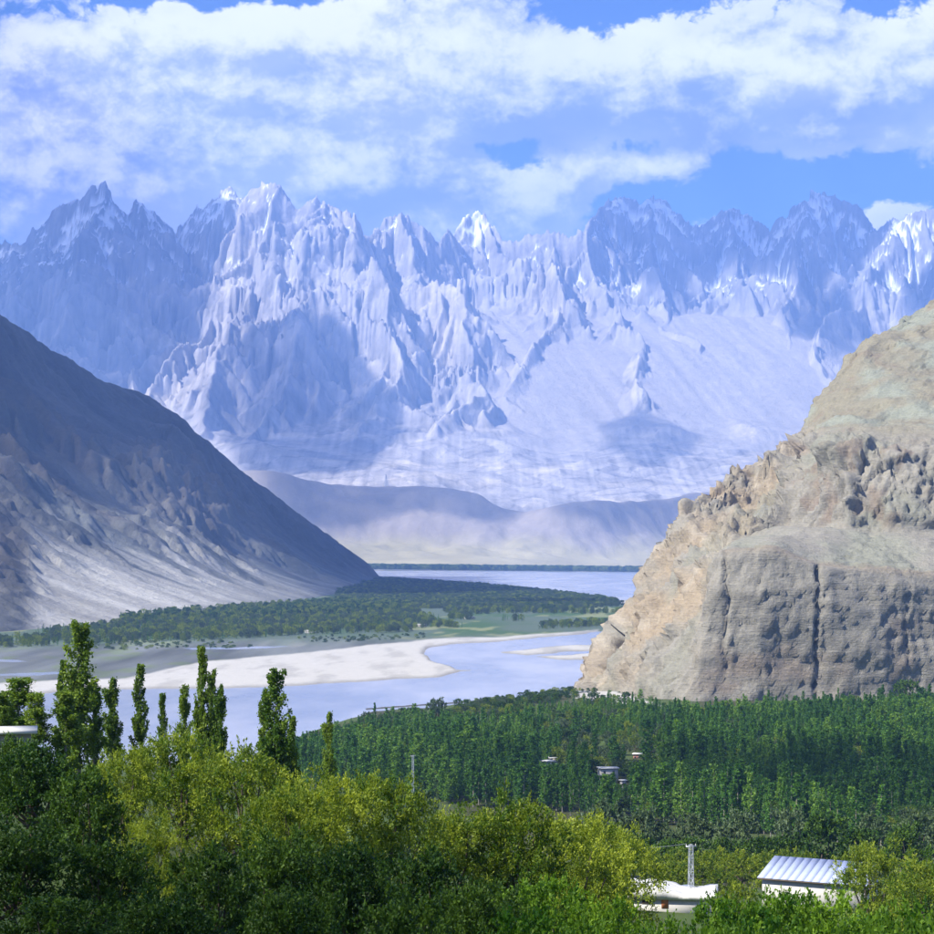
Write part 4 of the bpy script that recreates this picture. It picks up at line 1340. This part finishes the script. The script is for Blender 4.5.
def build_plantation():
    R = np.random.default_rng(77)
    poly = [(255, 770), (300, 744), (370, 720), (480, 706), (590, 699), (690, 711), (760, 712), (940, 702), (1060, 700), (1060, 850), (860, 846), (700, 832), (560, 815), (400, 800), (300, 790)]
    x, y, px, py = scatter(poly, 4.9, 5, 1.0)
    z = hill_height(x, y)
    clear = fbm(x / 70, y / 90, 3.3, octs=2)
    h = R.uniform(9.5, 17.0, len(x)) * np.clip(1 + 0.55 * fbm(x / 34, y / 60, 6.6, octs=3), .45, 1.5)
    tone = fbm(x / 45, y / 75, 2.6, octs=3) + R.normal(0, .18, len(x))
    h = np.where(R.random(len(x)) < .22 + .3 * (clear > .35), 0.0, h)
    h = np.where((px > 560) & (px < 670) & (py > 742) & (py < 772), h * 0.0, h)      # clearing with fruit trees
    h = np.where((px < 640) & (y > 980) & (clear > -.1), h * 0.55, h)
    top = HORIZON - F * (z + h - EYE) / y
    edge = interp(px, [(200, 760), (300, 740), (370, 718), (480, 709), (590, 699), (690, 708), (760, 704), (850, 697), (934, 691), (1100, 688)]) + R.normal(0, 4.0, len(px)) - 10 * (R.random(len(px)) < .07)
    h = np.minimum(h, EYE - (edge - HORIZON) / F * y - z)
    ok = h > 2
    for c, hw, dist, row in HOUSE_GAPS:
        cone = (np.abs(px - c) < hw) & (y < dist + 10) & (y > 380)
        h = np.where(cone, np.minimum(h, EYE - (row + 5 - HORIZON) / F * y - z + R.uniform(-1, .5, len(h))), h)
        ok &= ~(cone & ((h < 2.5) | (np.abs(y - dist) < 8)))
    ok &= ~((px > 560) & (px < 690) & (y > 1235))
    x, y, z, h, px, top, tone = (k[ok] for k in (x, y, z, h, px, top, tone))
    tone2 = fbm(x / 38, y / 70, 8.1, octs=3) + R.normal(0, .15, len(x))
    pick = np.where(tone > .22, R.integers(4, 6, len(x)), R.integers(0, 4, len(x)))
    rnd = (tone2 > .34) | (R.random(len(x)) < .04)
    h = np.where(rnd, np.minimum(h, R.uniform(5, 9, len(x))), h)
    order = np.argsort(np.where(rnd, 1e9, y))
    inview = (px[order] > -5) & (px[order] < 939)
    first = order[inview][:300]
    rest = np.setdiff1d(np.arange(len(x)), first)
    protos = {}
    for n_, i in enumerate(first):
        v = int(pick[i])
        e = plant('wood', v, (x[i], y[i], z[i] - .2), h[i], R.uniform(0, 6.28), R.uniform(.85, 1.6), 'plantation_poplar',
                  'slim green poplar in the front rows of the dense wood below the cliff', 'poplar', 'poplars in the front rows of the wood')
        protos.setdefault(v, crown_object(e))
    pr = [protos[k] for k in sorted(protos)]
    assert len(pr) == 6
    pick = np.where(rnd, R.choice([6, 7, 8], len(x)), pick)
    pr = pr + [crown_object(bpy.data.objects[k]) for k in ('grey_shrub', 'dark_shrub', 'yellow_shrub')]
    w = h[rest] * R.uniform(.85, 1.7, len(rest)) * np.where(rnd[rest], .7, 1.0)
    stuff_of('poplar_wood', 'dense dark green poplar wood below the cliff', 'wood', pr, np.stack([x, y, z - .2], -1)[rest], h[rest], w, R.uniform(0, 6.28, len(rest)), pick[rest])
    print('plantation', len(x))
    return pr


wood_crowns = build_plantation()

# fruit trees in the clearing of the wood
spots = []
CR = np.random.default_rng(9)
cx, cy, cpx, cpy = scatter([(560, 750), (600, 744), (660, 742), (672, 752), (640, 766), (570, 768)], 11.0, 3, 0.9)
clearing_crown = None
for i in range(len(cx)):
    if any(abs(cpx[i] - c) < hw and cy[i] < dist + 10 for c, hw, dist, row in HOUSE_GAPS):
        continue
    e = plant('yellow' if i % 3 == 0 else 'grey', i, (cx[i], cy[i], ground_z(cx[i], cy[i]) - .2), CR.uniform(5, 8.5), CR.uniform(0, 6), .8, 'orchard_tree',
              'light green round tree in the clearing of the poplar wood', 'tree', 'round trees in the clearing of the wood')
    clearing_crown = clearing_crown or crown_object(e)
e = plant('bush', 0, ((906 - 467) / F * 1190, 1190, 1.2), 19, 1.0, 0.85, 'dark_tree', 'large rounded dark tree standing against the foot of the cliff', 'tree')
bush_crown = crown_object(e)
bw = plant_at('grey', 437, 697, 1060, 9, 'bank_tree', 'light green willow on the river bank at the tip of the wood', 'tree')
bank_crown = crown_object(bw)


def build_far_woods():
    R = np.random.default_rng(15)
    P, Hh, W, I = [], [], [], []

    def zone(poly, spacing, lo, hi, wide, thr, picks, seed, sc=(160, 420)):
        x, y, px, py = scatter(poly, spacing, seed, 1.0)
        k = fbm(x / sc[0], y / sc[1], seed * 1.7, octs=3) > thr
        x, y = x[k], y[k]
        h = R.uniform(lo, hi, len(x))
        P.append(np.stack([x, y, np.full(len(x), 0.6)], -1)); Hh.append(h); W.append(h * wide * R.uniform(.8, 1.25, len(x))); I.append(R.choice(picks, len(x)))
    zone([(338, 582), (390, 579.5), (480, 585.5), (560, 594), (612, 601), (622, 606), (560, 611), (450, 609), (335, 606)], 11, 7, 11, .8, -0.75, [0, 2, 2, 1], 1)
    zone([(-140, 640), (30, 631), (120, 624), (220, 611), (335, 604), (450, 608), (560, 612), (636, 612), (636, 624), (560, 629), (430, 632), (330, 634), (200, 641), (60, 646), (-140, 652)], 11, 5, 11, .8, -0.12, [0, 2, 3], 2)
    zone([(120, 618), (220, 610), (335, 602), (400, 606), (400, 614), (300, 618), (200, 622), (120, 624)], 9, 7, 13, .6, -0.35, [0, 1, 3, 3], 3)
    zone([(360, 567.4), (500, 569.3), (665, 571), (665, 572), (500, 570.6), (360, 569)], 16, 12, 22, .9, -0.5, [0, 1], 4, (300, 2000))
    zone([(560, 690), (585, 690), (612, 697), (600, 701), (520, 704), (480, 708), (470, 703)], 7, 2.5, 5, .9, -0.2, [0, 1], 5, (40, 60))
    zone([(330, 735), (400, 716), (480, 704.5), (560, 698), (560, 702), (480, 712), (400, 724), (340, 742)], 7, 4, 7, .9, -0.15, [1, 2], 6, (40, 60))
    zone([(-140, 640), (300, 637), (430, 634), (430, 638), (300, 644), (100, 656), (-140, 660)], 16, 1.5, 4.0, 1.3, 0.05, [0, 1, 2], 7)
    P, Hh, W, I = (np.concatenate(k) for k in (P, Hh, W, I))
    stuff_of('far_woods', 'scattered far-off trees and groves on the green river flats', 'woods', [clearing_crown, bush_crown, bank_crown, wood_crowns[0]], P, Hh, W, R.uniform(0, 6.28, len(P)), I)
    print('far woods', len(P))

build_far_woods()

# ------------------------------------------------------------------ buildings, masts, wires
def plain_material(name, col, rough=0.8, metal=0.0, scale=2.0, var=0.2, ribs=0.0, rib_axis='X'):
    m = bpy.data.materials.new(name); m.use_nodes = True
    N = Nodes(m.node_tree)
    out = N.n('ShaderNodeOutputMaterial'); tc = N.n('ShaderNodeTexCoord')
    n = N.n('ShaderNodeTexNoise', Vector=tc.outputs['Object'], Scale=scale, Detail=6.0, Roughness=0.6)
    f = N.m('ADD', 1 - var, N.m('MULTIPLY', n.outputs[0], 2 * var))
    c = N.n('ShaderNodeCombineXYZ', X=f, Y=f, Z=f)
    col = N.mix(1.0, (*col, 1.0), c.outputs[0], 'MULTIPLY')
    b = N.n('ShaderNodeBsdfPrincipled', Base_Color=col, Roughness=rough, Metallic=metal)
    if ribs:
        w = N.n('ShaderNodeTexWave', dict(wave_type='BANDS', bands_direction=rib_axis), Vector=tc.outputs['Object'], Scale=ribs)
        bp = N.n('ShaderNodeBump', Height=w.outputs[0], Distance=0.03, Strength=0.6)
        N.link(bp.outputs[0], b.inputs['Normal'])
    N.link(b.outputs[0], out.inputs[0])
    return m


M_WHITE = plain_material('whitewash', (0.52, 0.50, 0.45), 0.9, 0, 1.5, 0.15)
M_ROOF = plain_material('metal_roofing', (0.36, 0.41, 0.55), 0.6, 0.0, 0.5, 0.22)
M_EARTH = plain_material('earth_roof', (0.58, 0.57, 0.52), 0.95, 0, 0.9, 0.22)
M_DARK = plain_material('dark_opening', (0.03, 0.03, 0.035), 0.4)
M_TIMBER = plain_material('timber', (0.14, 0.10, 0.07), 0.85, 0, 4.0)
M_STEEL = plain_material('galvanised_steel', (0.50, 0.53, 0.56), 0.45, 0.6)
M_GREY = plain_material('grey_sheeting', (0.30, 0.34, 0.38), 0.6, 0, 2.0, 0.25)
M_PINK = plain_material('brick_plaster', (0.48, 0.22, 0.16), 0.9, 0, 2.0)
M_MUD = plain_material('mud_plaster', (0.42, 0.38, 0.31), 0.95, 0, 2.0)
M_RUST = plain_material('orange_sheet', (0.45, 0.16, 0.06), 0.8)


def box_arrays(x0, x1, y0, y1, z0, z1):
    V = np.array([(x, y, z) for x in (x0, x1) for y in (y0, y1) for z in (z0, z1)], float)
    Fc = np.array([(0, 1, 3, 2), (4, 6, 7, 5), (0, 4, 5, 1), (2, 3, 7, 6), (0, 2, 6, 4), (1, 5, 7, 3)])
    return V, Fc


def box(name, b, mat, parent, loc=None):
    return link(name, mesh_arrays(name, *box_arrays(*b), mat), parent, loc)


def slab(corners, th):
    """thin sheet over four corners, thickness th downwards"""
    c = np.array(corners, float); lo = c - np.array([0, 0, th])
    V = np.concatenate([c, lo])
    Fc = np.array([(0, 1, 2, 3), (7, 6, 5, 4), (0, 4, 5, 1), (1, 5, 6, 2), (2, 6, 7, 3), (3, 7, 4, 0)])
    return V, Fc


def strut_mesh(pairs, r, k=5):
    return join([tube([a, b], [r, r], k) for a, b in pairs])


def empty(name, loc, rz=0.0):
    e = link(name, None); e.location = loc; e.rotation_euler = (0, 0, rz)
    return e


def build_metal_shed():
    d = 284.0; x = (760 - 467) / F * d
    eave = EYE + (HORIZON - 877) / F * d
    g = ground_z(x + 5, d) - 0.6
    L, W, rise = 15.5, 7.2, 2.0
    e = empty('metal_roofed_shed', (x + .35, d + .3, g), math.radians(-27))
    h = eave - g - .15
    wall = box('wall', (0, L - .6, 0, W - .4, 0, h), M_WHITE, e)
    # gable ends that follow the roof slope
    for xx in (0.0, L - .85):
        V, Fc = np.array([(xx, 0, h), (xx, W - .4, h), (xx, W - .4, h + rise * .94), (xx + .25, 0, h), (xx + .25, W - .4, h), (xx + .25, W - .4, h + rise * .94)]), None
        tri = mesh_arrays('gable', V, np.array([(0, 1, 2), (5, 4, 3)]), M_WHITE)
        link('gable', tri, e)
    V, Fc = box_arrays(0, L - .6, W - .65, W - .4, h + .001, h + rise * .92)
    link('back_wall', mesh_arrays('back_wall', V, Fc, M_WHITE), e)
    n_sheet = 14
    w = (L + .5) / n_sheet
    for i in range(n_sheet):
        a = -.55 + i * w
        lift = 0.0
        V, Fc = slab([(a, -.6, h + .10 + lift), (a + w - .012, -.6, h + .10 + lift), (a + w - .012, W + .1, h + .10 + rise + lift), (a, W + .1, h + .10 + rise + lift)], .06)
        link('roof_sheet', mesh_arrays('roof_sheet', V, Fc, M_ROOF), e)
    box('eave_shade_board', (-.5, L - .1, -.56, -.50, h - .16, h + .02), M_TIMBER, e)  # dark board drawn where the eave's shadow line lies
    tag(e, 'long white shed with a single-slope pale blue metal roof among green bushes', 'shed')
    return e


def build_white_roof():
    d = 268.0; x = (630 - 467) / F * d
    top = EYE + (HORIZON - 888) / F * d
    g = ground_z(x + 4, d) - 1.2
    h = top - g
    e = empty('flat_roofed_house', (x, d, g), math.radians(-8))
    R = np.random.default_rng(3)
    box('wall', (0, 11.2, 0, 7.0, 0, h - 1.4), M_WHITE, e)

    def uneven_roof(x0, x1, y0, y1, z, th, amp, sag):
        nx, ny = 26, 14
        gx, gy = np.meshgrid(np.linspace(x0, x1, nx), np.linspace(y0, y1, ny))
        gz = z + amp * fbm(gx / 1.6, gy / 1.6, 3.3, octs=3) + sag(gx)
        V = np.concatenate([np.stack([gx, gy, gz], -1).reshape(-1, 3), np.stack([gx, gy, np.full_like(gx, z - th)], -1).reshape(-1, 3)])
        q = grid_faces(ny, nx); N0 = nx * ny
        i = np.arange(N0).reshape(ny, nx)
        rim = np.concatenate([i[0, :], i[1:, -1], i[-1, :-1][::-1], i[1:-1, 0][::-1]])
        s = np.stack([np.roll(rim, -1), rim, rim + N0, np.roll(rim, -1) + N0], -1)
        return mesh_arrays('earth_roof', V, np.concatenate([q, q[:, ::-1] + N0, s]), M_EARTH, True)
    link('earth_roof', uneven_roof(-.3, 11.6, -.4, 7.4, h, 1.4, .3, lambda gx: -0.75 * smooth(gx, 4.2, 7.0) + .25 * smooth(gx, 9, 11)), e)
    dr = box('door', (4.2, 5.1, -.06, .02, h - 2.6, h - .7), M_RUST, e)
    box('frame', (4.1, 5.2, -.1, -.062, h - .7, h - .6), M_TIMBER, dr)
    wn = box('window', (1.6, 2.8, -.06, .02, h - 1.9, h - .9), M_DARK, e)
    box('frame', (1.5, 2.9, -.1, -.062, h - 2.0, h - 1.9), M_TIMBER, wn)
    tag(e, 'whitewashed house with an uneven pale flat roof at the foot of the lattice mast', 'house')
    # low grey arched cover behind it
    d2 = 277.0; x2 = (697 - 467) / F * d2
    z2 = EYE + (HORIZON - 897) / F * d2
    a = np.linspace(0, np.pi, 12)
    R0 = 2.6
    ring = np.stack([np.cos(a) * R0, np.zeros(12), np.sin(a) * 1.9], -1)
    V = np.concatenate([ring, ring + np.array([0, 4.5, 0]), ring * np.array([.95, 1, .95]), ring * np.array([.95, 1, .95]) + np.array([0, 4.5, 0])])
    Fc = []
    for i in range(11):
        Fc += [(i, i + 1, 12 + i + 1, 12 + i), (24 + i, 36 + i, 36 + i + 1, 24 + i + 1), (i, 24 + i, 25 + i, i + 1), (12 + i, 13 + i, 37 + i, 36 + i)]
    e2 = empty('arched_shelter', (x2, d2, z2 - .9), .25)
    link('cover', mesh_arrays('cover', V, np.array(Fc), M_GREY, True), e2)
    gz = ground_z(x2, d2) - .5 - (z2 - .9)
    for sx in (-1, 1):
        for yy in (.1, 4.3):
            V, Fc = box_arrays(sx * R0 * .96 - .08, sx * R0 * .96 + .08, yy, yy + .16, gz, .05)
            link('post', mesh_arrays('post', V, Fc, M_STEEL), e2)
    tag(e2, 'low grey rounded shelter just behind the white flat roof', 'shelter')


def build_lattice_mast(name, label, px, d, py_top, half, mat=None):
    x = (px - 467) / F * d
    g = ground_z(x, d)
    top = EYE + (HORIZON - py_top) / F * d
    h = top - g
    e = empty(name, (x, d, g - .1), .3)
    mat = mat or M_STEEL
    taper = lambda z: half * (1 - .35 * z / h)
    for sx in (-1, 1):
        for sy in (-1, 1):
            link('leg', mesh_arrays('leg', *strut_mesh([((sx * taper(0), sy * taper(0), 0), (sx * taper(h), sy * taper(h), h))], half * .16), mat), e)
    n = max(6, int(h / (half * 2.6)))
    for i in range(n):
        z0, z1 = h * i / n, h * (i + 1) / n
        pr = []
        t0, t1 = taper(z0), taper(z1)
        s = 1 if i % 2 else -1
        for ax in range(4):
            c = [(-1, -1), (1, -1), (1, 1), (-1, 1)]
            a, b = c[ax], c[(ax + 1) % 4]
            if s > 0:
                a, b = b, a
            pr.append(((a[0] * t0, a[1] * t0, z0), (b[0] * t1, b[1] * t1, z1)))
            pr.append(((a[0] * t1, a[1] * t1, z1), (b[0] * t1, b[1] * t1, z1)))
        link('brace', mesh_arrays('brace', *strut_mesh(pr, half * .09, 4), mat), e)
    arm = box('cross_arm', (-half * 2.2, half * 2.2, -half * .25, half * .25, h - half * .9, h - half * .5), mat, e)
    for k in (-2.0, 0, 2.0):
        link('insulator', mesh_arrays('insulator', *tube([(k * half, 0, h - half * .5), (k * half, 0, h - half * .1), (k * half, 0, h + half * .35)], [half * .16, half * .26, half * .1], 6), M_WHITE), arm)
    tag(e, label, 'mast')
    return np.array([x, d, top])


def build_wire(name, a, b, sag, label, r=.018):
    t = np.linspace(0, 1, 14)[:, None]
    P = np.array(a) + (np.array(b) - np.array(a)) * t - np.array([0, 0, 1]) * sag * 4 * t * (1 - t)
    tag(link(name, mesh_arrays(name, *tube(P, [r] * 14, 4), M_STEEL)), label, 'wire')


build_metal_shed()
build_white_roof()
tip = build_lattice_mast('lattice_mast', 'narrow steel lattice mast rising behind the white flat roof', 691, 272.0, 844, .34)
build_wire('power_wire', tip + np.array([-.6, 0, .05]), pix(590, 846, 300), .5, 'thin power wire running left from the lattice mast')
build_lattice_mast('lattice_mast', 'pale lattice mast standing in front of the dark poplar wood', 413, 560.0, 755, .3, M_GREY)


def small_house(name, px, d, roof_row, w, dep, wall_mat, roof_mat, label, rz=0.0, pitched=False, group=None, z_ground=None, storeys=1, cat='house'):
    x = (px - 467) / F * d
    g = (ground_z(x, d) if z_ground is None else z_ground) - .3
    h = max(EYE + (HORIZON - roof_row) / F * d - g, 2.4)
    e = empty(name, (x, d, g), rz)
    box('wall', (-w / 2, w / 2, 0, dep, 0, h - .3), wall_mat, e)
    if pitched:
        V = np.array([(-w / 2 - .4, -.4, h - .3), (w / 2 + .4, -.4, h - .3), (w / 2 + .4, dep + .4, h - .3), (-w / 2 - .4, dep + .4, h - .3), (-w / 2 - .4, dep / 2, h + 1.2), (w / 2 + .4, dep / 2, h + 1.2)])
        a, b = V[[0, 1, 5, 4]], V[[3, 2, 5, 4]]
        link('roof', mesh_arrays('roof', *join([slab(a, .12), slab(b + np.array([0, 0, .004]), .12)]), roof_mat), e)
    else:
        V, Fc = box_arrays(-w / 2 - .5, w / 2 + .5, -.5, dep + .5, h - .297, h)
        link('roof', mesh_arrays('roof', V, Fc, roof_mat), e)
    n = max(2, int(w / 3.5))
    for i in range(n):
        cx = -w / 2 + w * (i + .5) / n
        z0 = h - 2.1
        wn = box('window', (cx - .4, cx + .4, -.06, .02, z0, z0 + .9), M_DARK, e)
        box('sill', (cx - .5, cx + .5, -.14, -.065, z0 - .1, z0), M_WHITE, wn)
    tag(e, label, cat, group)
    return e


small_house('flat_roofed_house', 609, 800.0, 768, 7.4, 5.0, M_WHITE, M_EARTH, 'white house with a wide flat roof in the middle of the poplar wood', .1)
small_house('white_house', 551, 850.0, 761, 4.2, 5.0, M_WHITE, M_EARTH, 'small white house at the left of the clearing in the wood', .5)
small_house('white_house', 554, 868.0, 757.5, 3.4, 4.0, M_MUD, M_EARTH, 'pale block rising behind the small white house at the clearing', .5)
small_house('brick_house', 637, 905.0, 755, 3.4, 4.0, M_PINK, M_EARTH, 'small pinkish brick house at the right of the clearing in the wood', -.2)
small_house('white_hut', 624, 775.0, 780, 1.7, 2.0, M_WHITE, M_EARTH, 'tiny white hut just below the wide flat-roofed house', .3)
small_house('flat_roofed_house', 10, 158.0, 730, 3.2, 3.0, M_MUD, M_EARTH, 'pale roof half hidden among trees at the left edge', .2)

# far bank village and the pylon on the sandy hill
FB = 'small pale houses on the far bank'
for i, (px, row, w, mat) in enumerate([(100, 639.5, 12, M_WHITE), (130, 640, 9, M_WHITE), (310, 634.5, 12, M_WHITE), (283, 627, 14, M_MUD), (322, 624, 12, M_WHITE), (276, 603.5, 14, M_MUD),
                                       (200, 628, 11, M_MUD), (60, 632, 11, M_WHITE), (420, 628, 12, M_MUD), (236, 633, 10, M_WHITE), (470, 620, 13, M_MUD)]):
    d = EYE * F / (row - HORIZON)
    small_house('village_house', px, d, row - F * 4.5 / d, w, 8.0, mat, M_EARTH, 'tiny pale flat-roofed house among trees on the far bank', .3 * math.sin(i * 2.1), False, FB, 1.0)


def build_pylon():
    base = pix(386, 485.5, 10060.0)
    h = 62.0
    e = empty('pylon', base - np.array([0, 0, 8]), .4)
    t = lambda z: 7.5 * (1 - z / h) + 1.0
    for sx in (-1, 1):
        for sy in (-1, 1):
            link('leg', mesh_arrays('leg', *strut_mesh([((sx * t(0), sy * t(0), 0), (sx * t(h), sy * t(h), h))], .7), M_STEEL), e)
    for i in range(6):
        z0, z1 = h * i / 6, h * (i + 1) / 6
        pr = []
        for a, b in (((-1, -1), (1, -1)), ((1, -1), (1, 1)), ((1, 1), (-1, 1)), ((-1, 1), (-1, -1))):
            pr += [((a[0] * t(z0), a[1] * t(z0), z0), (b[0] * t(z1), b[1] * t(z1), z1)), ((b[0] * t(z0), b[1] * t(z0), z0), (a[0] * t(z1), a[1] * t(z1), z1))]
        link('brace', mesh_arrays('brace', *strut_mesh(pr, .4, 4), M_STEEL), e)
    for z, w in ((h * .68, 14), (h * .82, 12), (h * .95, 9)):
        box('cross_arm', (-w, w, -.6, .6, z, z + 1.2), M_STEEL, e)
    tag(e, 'tiny steel pylon on the crest of the sandy hill before the range', 'pylon')

build_pylon()

# low embankment along the near shore
def build_embankment():
    top = [(366, 709.5), (420, 705.5), (480, 701.5), (540, 696.5), (585, 692.5)]
    P = []
    for px, py in top:
        d = EYE * F / (py - HORIZON)
        P.append(((px - 467) / F * d, d))
    P = np.array(P)
    t = np.linspace(0, 1, 60)
    c = np.stack([np.interp(t, np.linspace(0, 1, 5), P[:, 0]), np.interp(t, np.linspace(0, 1, 5), P[:, 1])], -1)
    prof = [(-3.0, -.4), (-1.0, .55), (1.0, .6), (3.0, -.4)]
    V = np.array([[(x, y + o, z + .12 * math.sin(i * 1.7) * (z > 0)) for o, z in prof] for i, (x, y) in enumerate(c)])
    m = rock_material('stone_bank', 0.9, .3, .3)
    me = mesh_arrays('embankment', V, grid_faces(60, 4), m, False, None, np.broadcast_to(np.array([.09, .09, .085]), V.shape))
    tag(link('embankment', me), 'thin dark stone embankment running along the near river shore', 'embankment', kind='structure')

build_embankment()

# ------------------------------------------------------------------ air between here and the range
def build_haze():
    x0, x1, y0, y1, z0, z1 = -140000, 140000, -3000, 61000, -30, 3600
    x0, x1 = -100000, 100000
    V = [(x, y, z) for x in (x0, x1) for y in (y0, y1) for z in (z0, z1)]
    Fc = [(0, 1, 3, 2), (4, 6, 7, 5), (0, 4, 5, 1), (2, 3, 7, 6), (0, 2, 6, 4), (1, 5, 7, 3)]
    m = bpy.data.materials.new('air'); m.use_nodes = True
    N = Nodes(m.node_tree)
    out = N.n('ShaderNodeOutputMaterial')
    v = N.n('ShaderNodeVolumePrincipled', Color=(*HAZE_COLOR, 1.0), Density=HAZE_DENSITY, Anisotropy=0.0)
    N.link(v.outputs[0], out.inputs['Volume'])
    me = mesh_arrays('haze', np.array(V), np.array(Fc), m)
    tag(link('haze', me), 'thin blue haze hanging in the valley air', 'haze', kind='stuff')

build_haze()
